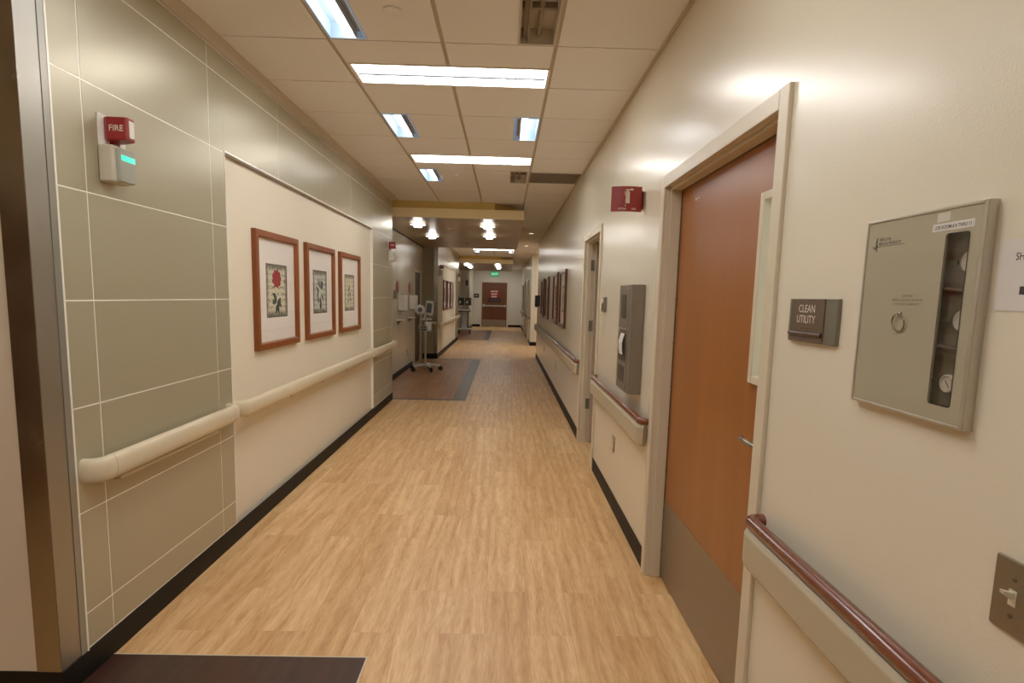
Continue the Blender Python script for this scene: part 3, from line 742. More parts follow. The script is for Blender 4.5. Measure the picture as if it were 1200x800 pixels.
def picture(kind, label, group, loc, rz=0, wood=None):
    r = thing('framed_print', label, 'framed picture', loc, rz, group)
    wood = wood or M_PICW
    fw, d = .048, .032; e = MB()
    # mitred moulding
    o = [(-PW/2,-PH/2),(PW/2,-PH/2),(PW/2,PH/2),(-PW/2,PH/2)]
    rings = []
    for ins, x in ((0,0.0),(0,d-.004),(.004,d),(fw-.008,d),(fw,d-.010),(fw,.0)):
        rings.append([(x, y-math.copysign(ins,y), z-math.copysign(ins,z)) for y, z in o])
    vs = sum(rings, []); fs = []
    for k in range(len(rings)):
        k2 = (k+1)%len(rings)
        for i in range(4):
            j = (i+1)%4; fs.append([k*4+i,k*4+j,k2*4+j,k2*4+i])
    e.add(vs, fs); e.build('frame', wood, r)
    mw, mh = PW/2-fw, PH/2-fw
    e = MB(); hs = .185
    for q in subtract([(-mw,mw,-mh,mh)], (-hs,hs,-hs,hs)): e.box(.004,.0085,*q)
    e.build('mat_board', M_MAT, r)
    e = MB(); e.box(.003,.006,-hs,hs,-hs,hs); e.build('print', {'rose':M_PA,'lily':M_PB,'iris':M_PC,'text':M_PB}[kind], r)
    x = .0066
    if kind == 'rose':
        e = MB()
        e.box(.0062,x,-.008,.008,-.15,.04)
        e.build('pale_stem', M_STEMP, r)
        e = MB()
        for k in range(9):
            t = k/9*2*PI; ell(e, .048*math.cos(t), .085+.036*math.sin(t), .032,.024, t, x+.0001*k)
        ell(e, 0,.085,.045,.035,0,x+.001)
        e.build('red_bloom', M_ROSE, r)
        e = MB()
        for a_, y_, z_, L_ in ((2.5,-.01,-.06,.075),(3.3,-.01,-.07,.08),(.6,.01,-.09,.07),(-.5,.02,-.08,.06),(-1.2,0,-.09,.08),(-1.9,0,-.09,.08),(-1.57,.01,-.06,.09),(3.8,-.01,-.05,.05)):
            leaf_(e, y_, z_, a_, L_, .04, x+.0004+.0001*len(e.f))
        e.build('dark_leaves', M_LEAFG, r)
    elif kind == 'lily':
        e = MB(); ell(e, 0,-.0,.055,.075,0,x); ell(e,0,.06,.03,.07,0,x+.0001); e.build('pale_bloom', M_STEMP, r)
        e = MB()
        for a_, y_, z_, L_ in ((2.1,-.01,.03,.11),(1.57,.0,.03,.10),(1.1,.01,.02,.11),(2.6,-.02,.0,.10),(.6,.02,.02,.09),(4.2,-.04,0,.09),(4.6,0,-.03,.10),(5.3,.03,-.01,.07),(4.9,.01,-.05,.11),(3.9,-.03,.03,.07)):
            leaf_(e, y_, z_, a_, L_, .026, x+.0003+.0001*len(e.f))
        e.build('blue_petals', M_BLUEL, r)
        e = MB()
        for a_, y_, z_, L_ in ((-2.2,-.03,-.05,.06),(-.9,.05,-.03,.05),(2.4,.08,.06,.05),(-1.6,0,-.09,.07)): leaf_(e, y_, z_, a_, L_, .03, x+.0014+.0001*len(e.f))
        e.build('dark_leaves', M_LEAFG, r)
    elif kind == 'iris':
        e = MB(); e.box(.0062,x,-.004,.004,-.13,.02); ell(e,.0,.0,.03,.06,0,x); e.build('pale_stem', M_STEMP, r)
        e = MB()
        for a_, y_, z_, L_ in ((1.57,0,.02,.07),(-1.9,-.01,.02,.09),(-1.2,.01,.02,.09),(-2.3,-.02,-.06,.07),(-.8,.02,-.05,.06),(2.2,-.01,.01,.06)): leaf_(e, y_, z_, a_, L_, .03, x+.0003+.0001*len(e.f))
        e.build('blue_petals', M_BLUEL, r)
    else:
        e = MB(); ell(e, 0,.04,.07,.09,0,x); leaf_(e,0,-.02,-1.57,.12,.05,x+.0001); e.build('faded_bloom', M_PICWD, r)
    e = MB(); e.add([(.016,-mw-.001,-mh-.001),(.016,mw+.001,-mh-.001),(.016,mw+.001,mh+.001),(.016,-mw-.001,mh+.001)], [[0,1,2,3]]); e.build('glass', M_GLASSP, r, fix=False)
    return r
xw = XL-.026
for i, (k, l) in enumerate((('rose','cherry-framed print of a red rose, nearest on the left wall'), ('lily','cherry-framed print of slate-blue lily leaves, middle of the near left three'), ('iris','cherry-framed print of a small blue iris, farthest of the near left three'))):
    picture(k, l, 'botanical prints on the near left wall', (xw, 3.65+.93*i+PW/2, 1.52))
P1 = picture('text', 'dark cherry-framed print beside the open doorway, nearest on the right wall', 'framed prints on the right wall', (XR, 7.83, 1.51), PI, M_PICWD)
for y_, l in ((8.98,'dark cherry-framed print on the right wall, second from the open doorway'), (10.75,'dark cherry-framed print on the right wall, third from the open doorway'), (12.0,'farthest dark cherry-framed print on the right wall before the side passage')):
    dup(P1, (XR, y_, 1.515), l, 'framed prints on the right wall')
for i, l in enumerate(('nearest of the three far left dark-framed prints','middle of the three far left dark-framed prints','farthest of the three far left dark-framed prints')):
    dup(P1, (xw, 14.7+.97*i+PW/2, 1.52), l, 'dark-framed prints on the far left wall', 0)

# ------------------------------------------------------------------ fire alarm signs and wall devices on the left wall
def fire_sign(loc, label):
    r = thing('fire_alarm_sign', label, 'fire alarm', loc, 0, 'red fire alarm signs on the left wall')
    box('back_plate', (0,.006,-.070,.085,-.034,.088), M_WHITE, r, bevel=.002)
    e = MB()  # wedge-shaped red body: the camera side carries the word
    e.prism([(.004,-.036),(.022,-.049),(.092,-.044),(.101,-.037),(.101,.0),(.092,.01),(.04,.035),(.004,.04)], -.010, .078, 'z')
    e.build('red_housing', M_RED, r, bevel=.004)
    e = MB(); e.bbox(.098,.104,-.034,-.006,.0,.066,.003); e.build('strobe_lens', M_WHITE, r)
    e = MB(); X = Vector((.07,.005,0)).normalized(); e.text('FIRE', .032, (.058,-.0472,.024), X, (0,0,1), bold=.0002, xs=.95); e.build('lettering', M_LTXT, r, fix=False)
    e = MB(); e.box(.004,.02,-.01,.03,-.033,-.008); e.build('mount_bracket', M_REDD, r)
    return r
F0 = fire_sign((XL, 2.354, 2.105), 'red sign reading FIRE on the nearest left panel')
def wall_device(loc, label, teal=True):
    r = thing('alarm_device', label, 'alarm device', loc, 0)
    e = MB(); e.bbox(0,.062,-.055,.055,-.070,.070,.012,ax='z'); e.build('body', M_BEIGEP, r, smooth=True)
    e = MB(); e.bbox(.05,.078,-.04,.055,-.066,.062,.010,ax='z'); e.build('lens', M_GRAYP, r, smooth=True)
    if teal:
        e = MB(); e.bbox(.052,.0795,-.035,.0565,.014,.040,.009,ax='z'); e.build('light_band', M_TEAL, r, smooth=True)
    return r
W0 = wall_device((XL, 2.330, 2.000), 'beige wall device with a glowing teal band below the FIRE sign')
W1 = wall_device((XL, 7.78, 2.032), 'white wall strobe below the small red sign before the alcove', False)
for ch in W1.children: ch.data.materials[0] = M_WHITE
for (y_, z_, l, l2) in ((7.78,2.14,'small red fire sign on the panel before the first alcove', None), (13.72,2.16,'small red fire sign at the start of the far left panels','small beige wall device below the sign at the start of the far left panels'), (19.0,2.16,'tiny red fire sign on the last left panel before the second alcove','tiny white wall strobe on the last left panel before the second alcove')):
    dup(F0, (XL, y_, z_), l)
    if l2: dup(W1, (XL, y_, z_-.108), l2)
W1['group'] = 'white wall strobes'

# ------------------------------------------------------------------ right wall objects
# fire extinguisher flag sign
r = thing('extinguisher_sign', 'red projecting fire extinguisher sign on the right wall', 'sign', (XR, 3.42, 2.115))
e = MB()
pts = []
for k in range(9):
    t = k/8; pts.append((-.198+.18*t, -.018*math.sin(t*PI)-.012*t))
back = [(x, y+.004) for x, y in pts][::-1]
e.prism(pts+back, -.074, .072, 'z'); e.build('sign_panel', M_REDD, r)
e = MB(); e.prism([(-.02,-.012),(-.002,.03),(0,.034),(0,.05),(-.006,.05),(-.006,.034),(-.022,-.006)], -.05, .055, 'z'); e.build('mounting_flange', M_RED, r)
e = MB(); yq = -.0235
X = Vector((1,-.0,0))
e.text('FIRE', .017, (-.105,yq,-.046), X, (0,0,1)); e.text('EXTINGUISHER', .0165, (-.105,yq,-.064), X, (0,0,1), xs=.95)
e.build('lettering', M_LTXT, r, fix=False)
e = MB(); q = -.0225
e.box(-.117,-.093,q-.002,q,-.026,.036); e.prism([(-.117,.036),(-.113,.044),(-.108,.048),(-.102,.048),(-.097,.044),(-.093,.036)], q-.002, q, 'y')
e.box(-.108,-.102,q-.002,q,.048,.056); e.prism([(-.118,.058),(-.106,.053),(-.080,.060),(-.072,.057),(-.072,.050),(-.080,.047),(-.106,.050)], q-.002, q, 'y')
e.tube([(-.108,q-.001,.055),(-.118,q-.001,.050),(-.122,q-.001,.036),(-.121,q-.001,.02)], .0018, 6)
e.build('extinguisher_symbol', M_LTXT, r)

# gray dispenser cabinet
r = thing('towel_dispenser', 'tall gray metal paper dispenser on the right wall with white paper', 'dispenser', (XR, 3.45, 1.285), PI)
# local: x out, y = -(world y)
e = MB(); e.prism([(0,-.19),(.062,-.19),(.078,-.17),(.078,.13),(.074,.165),(.05,.18),(0,.18)], -.325, .325, 'z'); e.build('cabinet', M_DISP, r, bevel=.003)
box('upper_door', (.077,.081,-.155,.115,.075,.30), M_DISP, r, bevel=.0015)
box('upper_window', (.0805,.083,-.085,.05,.12,.265), M_DISPD, r)
box('lower_door', (.077,.081,-.155,.115,-.305,.045), M_DISP, r, bevel=.0015)
box('paper_slot', (.0805,.083,-.105,.085,-.14,.03), M_DISPD, r)
e = MB()
P = [(.083,.028),(.092,.0),(.098,-.03),(.095,-.07),(.090,-.10)]
e.add([(x,-.055,z) for x,z in P]+[(x,.05,z) for x,z in P], [[k,k+1,5+k+1,5+k] for k in range(4)]); e.build('paper_sheet', M_PAPER, r, fix=False)
e = MB(); e.cyl((.08,.02,.05),(.090,.02,.05),.009); e.box(.079,.088,-.12,.10,.052,.058); e.build('lock', M_ALU, r)
box('lower_window', (.0805,.0825,-.09,.06,-.27,-.17), M_DISPD, r)

# small switch plates, outlets
def plate(name, label, loc, rz, w, h, m, kind='outlet', group=None):
    r = thing(name, label, 'outlet' if kind == 'outlet' else 'switch', loc, rz, group)
    e = MB(); e.bbox(0,.006,-w/2,w/2,-h/2,h/2,.004); e.build('plate', m, r)
    if kind == 'outlet':
        for s in (-1,1):
            e = MB(); e.bbox(.005,.0075,-.016,.016,s*.02-.014,s*.02+.014,.006); e.box(.007,.0078,-.007,-.004,s*.02-.006,s*.02+.006); e.box(.007,.0078,.004,.007,s*.02-.006,s*.02+.006); e.build('socket', M_IVORY if m != M_WHITE else M_WHITE, r)
    return r
plate('wall_outlet', 'brown wall outlet below the dispenser rail', (XR,3.97,.475), PI, .07,.115, M_PLATE, group='wall outlets')
plate('wall_outlet', 'wall outlet below the first right framed prints', (XR,8.7,.47), PI, .07,.115, M_PLATE, group='wall outlets')
plate('wall_outlet', 'wall outlet below the farther right framed prints', (XR,11.4,.47), PI, .07,.115, M_PLATE, group='wall outlets')
# gray keypad beside door 2
r = thing('wall_keypad', 'gray card reader beside the open right doorway', 'keypad', (XR, 4.56, 1.478), PI)
e = MB(); e.bbox(0,.022,-.065,.065,-.06,.06,.006); e.build('housing', M_SIGNG, r)
e = MB(); e.bbox(.021,.027,-.03,.02,.012,.045,.004); e.build('button', M_WHITE, r)
e = MB(); e.bbox(.021,.024,-.03,.02,-.045,.0,.004); e.build('reader_pad', M_DISPD, r)
# toggle switch near camera
r = thing('light_switch', 'bronze metal toggle switch plate at the lower right edge', 'switch', (XR, .822, 1.068), PI)
e = MB(); e.bbox(0,.006,-.037,.037,-.06,.06,.004); e.build('plate', M_PLATE, r, bevel=.001)
e = MB(); e.box(.0058,.0068,-.0065,.0065,-.013,.013); e.build('toggle_slot', M_IVORY, r)
e = MB(); e.prism([(-.008,.0),(.0065,.0),(.018,.008),(.019,.014),(.0065,.0105),(-.008,.0105)][::-1], -.0042, .0042, 'y')
tg = e.build('toggle', M_IVORY, r, bevel=.0006); tg.location = (.006,0,.0)
for s in (-1,1):
    e = MB(); e.lathe([(0,0),(.0038,0),(.0034,.0012),(0,.0015)], (.006,0,s*.03), (1,0,0), 12); e.box(.0071,.0078,-.003,.003,s*.03-.0004,s*.03+.0004)
    e.build('screw', M_BRONZE, r, smooth=True)

# CLEAN UTILITY sign : world y 1.34..1.575, z 1.415..1.533
r = thing('room_sign', 'bronze and gray room sign reading CLEAN UTILITY', 'sign', (XR, 1.466, 1.477), PI)
box('holder', (0,.010,-.115,.115,-.058,.058), M_SIGNG, r, bevel=.0015)
box('bronze_face', (.0095,.0125,-.100,.062,-.0575,.0575), M_BRONZE, r, bevel=.0006)
e = MB(); e.text('CLEAN', .029, (.0129,-.020,.022), (0,1,0), (0,0,1), xs=.9); e.text('UTILITY', .029, (.0129,-.022,-.006), (0,1,0), (0,0,1), xs=.9)
e.build('lettering', M_LTXT, r, fix=False)
e = MB(); random.seed(5)
for k in range(26):
    if random.random() < .75: e.lathe([(.0011,0),(.0008,.0008),(0,.001)], (.0125,-.045+k*.0022,-.0195-(k*7%3)*.002), (1,0,0), 6)
e.build('braille_dots', M_DISPD, r)
e = MB(); e.cyl((.0135,-.099,-.0355),(.0135,.060,-.0355),.0062); e.build('red_brown_strip', M_DARKST, r, smooth=True)

# medical gas panel: world y .943..1.253, z 1.31..1.70
r = thing('gas_valve_panel', 'aluminium-framed gas shut-off panel with dark gauge window and ring pull', 'control panel', (XR, 1.098, 1.505), PI)
hw, hh = .1575, .198
e = MB()
for q in subtract([(-hw,hw,-hh,hh)], (-hw+.007,hw-.009,-hh+.006,hh-.006)): e.box(0,.019,*q)
e.build('frame', M_ALU, r, bevel=.0015)
# face with rounded window opening ; local y = 1.098 - Y  -> window Y .975..1.027 => y .071...123 ; z 1.343..1.653
wy0, wy1, wz0, wz1 = .071, .123, -.162, .148
rc = .006
outer = [(-hw+.006,-hh+.005),(hw-.008,-hh+.005),(hw-.008,hh-.005),(-hw+.006,hh-.005)]
e = MB()
for q in subtract([(outer[0][0],outer[1][0],outer[0][1],outer[2][1])], (wy0,wy1,wz0,wz1)): e.box(.014,.017,*q)
e.build('cover', M_PANEL, r)
def rrect(y0,y1,z0,z1,c,n=5):
    P = []
    for cy,cz,st in ((y1-c,z1-c,0),(y0+c,z1-c,1),(y0+c,z0+c,2),(y1-c,z0+c,3)):
        for k in range(n+1):
            t = (st+k/n)*PI/2; P.append((cy+c*math.cos(t), cz+c*math.sin(t)))
    return P
A = rrect(wy0-.0015,wy1+.0015,wz0-.0015,wz1+.0015,.007); Bq = rrect(wy0+.0008,wy1-.0008,wz0+.0008,wz1-.0008,.006); n = len(A)
e = MB(); e.add([(.0175,a,c) for a,c in A]+[(.0175,a,c) for a,c in Bq], [[i,(i+1)%n,n+(i+1)%n,n+i] for i in range(n)]); e.build('window_gasket', M_BLACK, r, fix=False)
box('gauge_box', (.001,.003,wy0-.012,wy1+.012,wz0-.005,wz1+.005), M_DARKG, r)
e = MB(); e.add([(.0155,wy0,wz0),(.0155,wy1,wz0),(.0155,wy1,wz1),(.0155,wy0,wz1)], [[0,1,2,3]]); e.build('window_pane', glass_mat('smoked_glazing', (.78,.76,.71), .02, .4), r, fix=False)
for k, (gy, gz, rr_) in enumerate(((.118,.097,.018),(.116,-.007,.018),(.100,-.122,.0165))):
    e = MB(); e.lathe([(0,0),(rr_,0),(rr_,.006),(rr_-.002,.007),(rr_-.002,.0055),(0,.0055)], (.003,gy,gz), (1,0,0), 28); g_ = e.build('gauge', M_PAPER, r, smooth=True)
    e = MB()
    for t in range(-5,6):
        a = t*.42+PI/2; e.box(.0088,.0091, gy+.012*math.cos(a)-.0006, gy+.012*math.cos(a)+.0006, gz+.012*math.sin(a)-.0006, gz+.012*math.sin(a)+.0006)
    e.tube([(.0091,gy-.004,gz+.006),(.0091,gy+.006,gz-.007)], .0006, 5); e.build('dial_marks', M_TEXTK, g_)
    e = MB(); e.box(.003,.006,gy-.048,gy-.03,gz-.004,gz+.004); e.build('tag', M_SIGNG, r)
e = MB()
for gz in (.05,-.055): e.cyl((.008,wy0,gz),(.008,wy1+.006,gz-.006),.004)
e.build('pipe', M_BRONZE, r, smooth=True)
e = MB(); e.box(.0172,.0176,.036,.131,.155,.169); lb = e.build('tape_label', M_PAPER, r)
e = MB(); e.text('LDR ROOM # 6 THRU 11', .0092, (.0179,.0835,.1588), (0,1,0), (0,0,1), xs=.84, bold=.0001); e.build('tape_lettering', M_TEXTK, lb, fix=False)
e = MB(); e.box(.0172,.0174,.045,.075,.172,.188); e.build('tape_remnant', mat('clear_tape_remnant', (190,186,168), .2), r)
e = MB(); yk = -.112
e.text('BEACON', .0085, (.0173,yk,.1530), (0,1,0), (0,0,1), align='LEFT', bold=.0001); e.text('MEDICAL PRODUCTS', .0085, (.0173,yk-.002,.1440), (0,1,0), (0,0,1), align='LEFT', xs=.82, bold=.0001)
e.box(.0171,.0173,yk-.006,yk+.076,.1410,.1420)
zz = [(-.135,.1415),(-.128,.1415),(-.126,.136),(-.121,.160),(-.1205,.131),(-.118,.1445),(-.114,.1415)]
e.tube([(.0173,a,c) for a,c in zz], .0007, 5)
e.build('maker_logo', M_TEXTK, r, fix=False)
e = MB()
e.text('CAUTION:', .0062, (.0173,-.012,.035), (0,1,0), (0,0,1)); e.text('MEDICAL GAS SHUT-OFF VALVES', .0058, (.0173,-.012,.0265), (0,1,0), (0,0,1)); e.text('CLOSE ONLY IN EMERGENCY', .0058, (.0173,-.012,.0185), (0,1,0), (0,0,1))
e.build('caution_lettering', M_TEXTK, r, fix=False)
e = MB(); ry, rz_, R_ = -.026, -.017, .0175
e.tube([(.021+.002*math.cos(t), ry+R_*math.sin(t), rz_+R_*math.cos(t)) for t in [2*PI*k/28 for k in range(29)]], .0015, 8); e.lathe([(.004,0),(.004,.004),(.002,.006),(0,.006)], (.0165,ry,rz_+R_+.001), (1,0,0), 12)
e.build('ring_pull', M_STEEL, r, smooth=True)
# paper notice
r = thing('paper_notice', 'white paper notice beginning SHUT, at the right edge', 'notice', (XR, .80, 1.573), PI)
e = MB(); e.box(0,.0012,-.128,.12,-.055,.06); e.build('sheet', M_PAPER, r)
e = MB(); e.text('SHUT OFF', .017, (.0016,-.098,.026), (0,1,0), (0,0,1), align='LEFT', xs=.8, bold=.0002); e.box(.0013,.0016,-.0845,-.070,-.029,-.016)
e.build('lettering', M_TEXTK, r, fix=False)
# black dispenser at the end of the right wall
r = thing('soap_dispenser', 'black wall dispenser at the far end of the right wall', 'dispenser', (XR, 13.3, 1.44), PI)
e = MB(); e.bbox(0,.11,-.09,.09,-.13,.13,.02); e.build('body', M_NAVY, r, smooth=True)
e = MB(); e.bbox(.03,.10,-.05,.05,-.15,-.128,.01,ax='z'); e.build('nozzle', M_BLACK, r)
plate('light_switch', 'small orange-brown switch at the far end of the right wall', (XR,13.9,1.0), PI, .08,.16, M_PICWD, 'switch')
# board on far right wall
r = tag(box('display_board', (-.03,0,-.45,.45,-.55,.55), M_MAUVE, None, bevel=.004), 'mauve board on the far right wall before the exit', 'board'); r.location = (XR,25.2,1.5)

# ------------------------------------------------------------------ end wall objects
r = thing('exit_sign', 'green EXIT sign above the double-width exit door', 'exit sign', (-.53, YE, 2.62))
box('housing', (-.20,.20,-.04,0,-.13,.13), M_GREEN, r, bevel=.006)
e = MB(); e.text('EXIT', .17, (0,-.042,-.06), (1,0,0), (0,0,1)); e.build('lettering', M_GTXT, r, fix=False)
r = tag(box('room_sign', (-.13,.13,-.02,0,-.1,.1), M_BLACK, None, bevel=.003), 'small black sign on the end wall left of the exit door', 'sign'); r.location = (-1.42,YE,1.53)
e = MB()
for k in range(3): e.box(-.07+k*.05,-.035+k*.05,-.0215,-.02,-.02,.02)
e.build('sign_mark', M_LTXT, r)

# ------------------------------------------------------------------ first alcove: wall pieces
alc = [('round_sign', 'red oval stop disc over the near white dispenser in the alcove', 10.2), ('round_sign', 'red oval stop disc over the far white dispenser in the alcove', 11.5)]
for nm, l, y_ in alc:
    e = MB(); e.lathe([(0,0),(.115,0),(.115,.008),(.108,.012),(0,.012)], (0,0,0), (1,0,0), 28)
    o = e.build(nm, M_REDD, None, (XA, y_, 1.64)); tag(o, l, 'sign', 'red discs in the alcove')
def glove_box(loc, l):
    r = thing('wall_dispenser', l, 'dispenser', loc, 0, 'white dispensers in the alcove')
    e = MB(); e.bbox(0,.13,-.15,.15,-.14,.14,.02,ax='z'); e.build('body', M_WHITE, r, smooth=True)
    e = MB(); e.bbox(.03,.11,-.1,.1,-.155,-.14,.01,ax='z'); e.build('outlet_tray', M_GRAYP, r)
    e = MB(); e.bbox(0,.02,.17,.21,-.10,.16,.006); e.build('side_latch', M_DISP, r)
    return r
G0 = glove_box((XA,10.42,1.36), 'near white wall dispenser in the first alcove'); dup(G0, (XA,11.62,1.36), 'far white wall dispenser in the first alcove, by the dark doorway')
r = tag(box('thermostat', (0,.03,-.09,.09,-.075,.075), M_SIGNG, None, bevel=.003), 'gray wall control at the start of the alcove wall', 'thermostat'); r.location = (XA-.002,9.97,1.505)
for y_, l in ((10.25,'thin white wall shelf below the near alcove dispenser'), (11.45,'thin white wall shelf below the far alcove dispenser')):
    r = thing('wall_shelf', l, 'shelf', (XA,y_,1.04))
    box('board', (0,.12,-.15,.15,0,.015), M_WHITE, r); e = MB(); e.prism([(0,0),(.08,0),(0,-.08)], -.01, .01, 'y'); e.build('bracket', M_DISP, r)
o_ = plate('wall_outlet', 'white alcove wall outlet with a cord plugged in', (XA,11.25,.36), 0, .075,.12, M_DISPD, group='wall outlets')
e = MB(); P = [(XA+.01,11.25,.36),(XA+.05,11.27,.36),(XA+.075,11.32,.33),(XA+.08,11.4,.22),(XA+.09,11.46,.08),(XA+.15,11.42,.012),(-1.72,11.34,.012)]
e.tube(P, .007, 8); tag(e.build('power_cord', M_WHITE, None, smooth=True), 'white power cord hanging from the alcove outlet', 'cord')
# alcove door
dA = struct(bpy.data.objects.new('door_7', None)); COL.objects.link(dA)
e = MB(); y0, y1, zt = 12.13, 12.99, 2.0
e.box(XA-.14,XA+.014,12.07,y0,0,2.06); e.box(XA-.14,XA+.014,y1,13.05,0,2.06); e.box(XA-.14,XA+.014,y0,y1,zt,2.06); e.build('door_frame', M_FRAMEP, dA, bevel=.003)
box('door_leaf', (XA-.06,XA-.02,y0,y1,.008,zt), mat('very_dark_brown_door', (38,26,20), .4), dA)

# ------------------------------------------------------------------ vitals cart (first alcove)
r = thing('vitals_cart', 'wheeled vitals monitor stand with basket in the first alcove', 'medical cart', (-1.575, 11.2, 0))
e = MB(); e.lathe([(0,.085),(.045,.085),(.05,.10),(.04,.13),(.02,.14),(0,.14)], (0,0,0), (0,0,1), 20); e.build('base_hub', M_CARTM, r, smooth=True)
for k in range(5):
    t = k*2*PI/5 + .2; c, s = math.cos(t), math.sin(t)
    e = MB(); e.tube([(.02*c,.02*s,.115),(.15*c,.15*s,.115),(.30*c,.30*s,.10)], .022, 8); lg = e.build('leg', M_CART, r, smooth=True)
    e = MB(); p = Vector((.305*c,.305*s,.048)); ax = Vector((-s,c,0))
    e.lathe([(0,-.022),(.04,-.022),(.048,-.015),(.048,.015),(.04,.022),(0,.022)], p, ax, 16); e.cyl(p+Vector((0,0,.02)), p+Vector((0,0,.055)), .014); e.build('caster', M_BLACK, lg, smooth=True)
e = MB(); e.cyl((0,0,.12),(0,0,1.2),.021); e.build('pole', M_CARTM, r, smooth=True)
e = MB()
for zz in (.80,.86,.93): e.tube([(.13*math.cos(t), .02+.10*math.sin(t)-.09, zz) for t in [2*PI*k/16 for k in range(17)]], .004, 6)
for k in range(14):
    t = 2*PI*k/14; e.tube([(.13*math.cos(t), .10*math.sin(t)-.07, .93),(.11*math.cos(t), .085*math.sin(t)-.07, .80)], .003, 5)
for k in range(-3,4): e.tube([(.035*k,-.15,.80),(.035*k,.01,.80)], .003, 5)
e.build('wire_basket', M_CARTM, r)
e = MB(); e.bbox(-.07,.05,-.13,-.03,.815,.90,.02,ax='z'); e.build('pressure_cuff', M_CARTD, r)
e = MB(); e.bbox(.02,.12,-.12,-.02,.82,.98,.02,ax='z'); e.build('supply_bag', M_WHITE, r)
e = MB(); e.bbox(-.02,.13,-.05,.05,1.12,1.40,.025,ax='y'); mo = e.build('monitor_housing', M_CART, r, smooth=True); mo.rotation_euler = (.0,.12,0); mo.location=(-.13,0,.01)
e = MB(); e.bbox(.0,.105,-.056,-.048,1.17,1.36,.01,ax='y'); e.build('monitor_screen', M_CARTD, mo)
e = MB(); e.lathe([(0,-.05),(.07,-.05),(.1,-.03),(.1,.03),(.07,.05),(0,.05)], (-.11,-.03,1.22), (.2,-1,0), 20); e.build('cable_reel', M_CART, r, smooth=True)
e = MB(); e.lathe([(0,.051),(.045,.052),(.045,.046),(0,.046)], (-.11,-.03,1.22), (.2,-1,0), 16); e.build('reel_face', M_CARTD, r)
e = MB()
e.tube([(-.09,-.08,1.14),(-.12,-.10,1.0),(-.07,-.12,.88),(0,-.11,1.0),(.05,-.07,1.15)], .006, 6)
e.tube([(.03,-.05,1.12),(.10,-.08,.95),(.05,-.10,.86)], .006, 6)
e.build('coiled_cables', M_CARTD, r, smooth=True)
e = MB(); e.bbox(-.09,.11,-.09,.09,1.02,1.05,.02,ax='z'); e.cyl((0,0,1.04),(0,0,1.16),.03); e.build('top_tray', M_CART, r, smooth=True)

# ------------------------------------------------------------------ workstation cart (second alcove)
r = thing('computer_cart', 'white workstation cart with two dark monitors in the second alcove', 'computer cart', (-1.60, 22.4, 0))
e = MB(); e.bbox(-.26,.26,-.24,.2,.17,.235,.03,ax='z'); e.build('base', M_CART, r, smooth=True)
for sx in (-.22,.22):
    for sy in (-.2,.16):
        e = MB(); e.lathe([(0,-.015),(.045,-.015),(.05,-.01),(.05,.01),(.045,.015),(0,.015)], (sx,sy,.05), (1,0,0), 16); e.box(sx-.022,sx+.022,sy-.02,sy+.02,.07,.17); e.build('caster', M_BLACK, r, smooth=True)
e = MB(); e.bbox(-.12,.10,-.05,.05,.235,.90,.02,ax='z'); e.build('column', M_CART, r, smooth=True)
e = MB(); e.bbox(-.27,.27,-.28,.2,.93,.985,.03,ax='z'); e.build('work_surface', M_WHITE, r, smooth=True)
e = MB(); e.bbox(-.24,.24,-.25,.16,.885,.93,.02,ax='z'); e.build('drawer', M_CARTD, r, smooth=True)
e = MB(); e.bbox(-.2,.2,-.26,-.12,.985,1.0,.01,ax='z'); e.build('keyboard', M_CARTD, r)
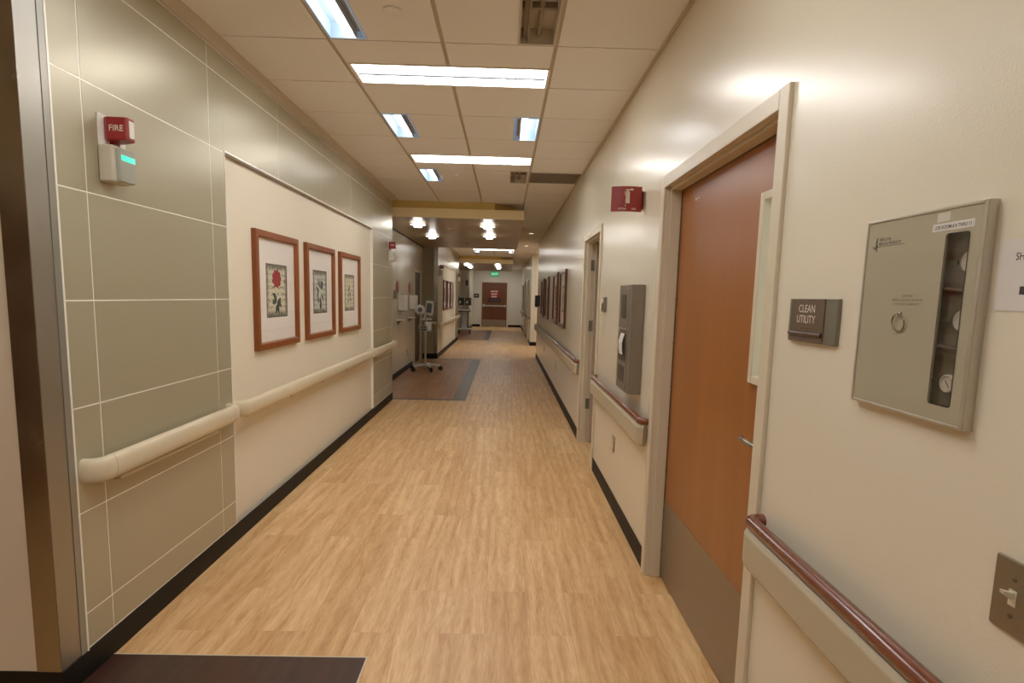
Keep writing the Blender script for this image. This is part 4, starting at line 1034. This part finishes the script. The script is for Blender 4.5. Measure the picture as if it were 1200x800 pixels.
for sx in (-.14,.14):
    e = MB(); e.bbox(sx-.125,sx+.125,.0,.03,1.14,1.44,.012,ax='y'); m_ = e.build('monitor', M_BLACK, r)
    e = MB(); e.cyl((sx,.02,.985),(sx,.02,1.18),.014); e.bbox(sx-.06,sx+.06,-.02,.08,.985,.997,.01,ax='z'); e.build('monitor_stand', M_CARTM, r)
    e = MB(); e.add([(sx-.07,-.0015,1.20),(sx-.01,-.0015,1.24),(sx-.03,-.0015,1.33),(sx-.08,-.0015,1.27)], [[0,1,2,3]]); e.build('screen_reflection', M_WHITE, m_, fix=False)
e = MB(); e.bbox(-.25,-.19,.0,.06,.985,1.5,.01,ax='z'); e.build('scanner_post', M_CARTM, r)
# wall pieces on the end wall of the second alcove
r = thing('wall_phone', 'black wall phone on the second alcove end wall above the cart', 'phone', (-1.70,25.0,2.08))
box('body', (-.05,.05,-.05,0,-.12,.12), M_BLACK, r, bevel=.005); box('handset', (-.04,.0,-.075,-.05,-.1,.1), M_NAVY, r, bevel=.006)

# ------------------------------------------------------------------ world, camera, view
w = bpy.data.worlds.new('world'); S.world = w; w.use_nodes = True
w.node_tree.nodes['Background'].inputs[0].default_value = (.9,.8,.65,1); w.node_tree.nodes['Background'].inputs[1].default_value = .03

f_, p_, y_, r_, cx_, cy_ = 654.69, -.1182, .016, .0252, 600.5, 425.4
cyw, syw = math.cos(y_), math.sin(y_)
Fv = Vector((syw*math.cos(p_), cyw*math.cos(p_), math.sin(p_)))
Rt = Vector((cyw,-syw,0)); Up = Rt.cross(Fv)
R2 = Rt*math.cos(r_)+Up*math.sin(r_); U2 = Up*math.cos(r_)-Rt*math.sin(r_)
cam = bpy.data.cameras.new('camera'); co = bpy.data.objects.new('camera', cam); COL.objects.link(co)
mw = Matrix(((R2.x,U2.x,-Fv.x,0),(R2.y,U2.y,-Fv.y,0),(R2.z,U2.z,-Fv.z,1.5205),(0,0,0,1)))
co.matrix_world = mw
cam.sensor_width = 36; cam.lens = f_/1200*36; cam.shift_x = -(cx_-600)/1200; cam.shift_y = (cy_-400)/1200; cam.clip_start = .02
S.camera = co
S.view_settings.view_transform = 'Standard'; S.view_settings.look = 'None'; S.view_settings.exposure = 1.32; S.view_settings.gamma = 1.15
S.cycles.max_bounces = 10; S.cycles.diffuse_bounces = 6; S.cycles.glossy_bounces = 4; S.cycles.sample_clamp_indirect = 6
S.cycles.use_denoising = True
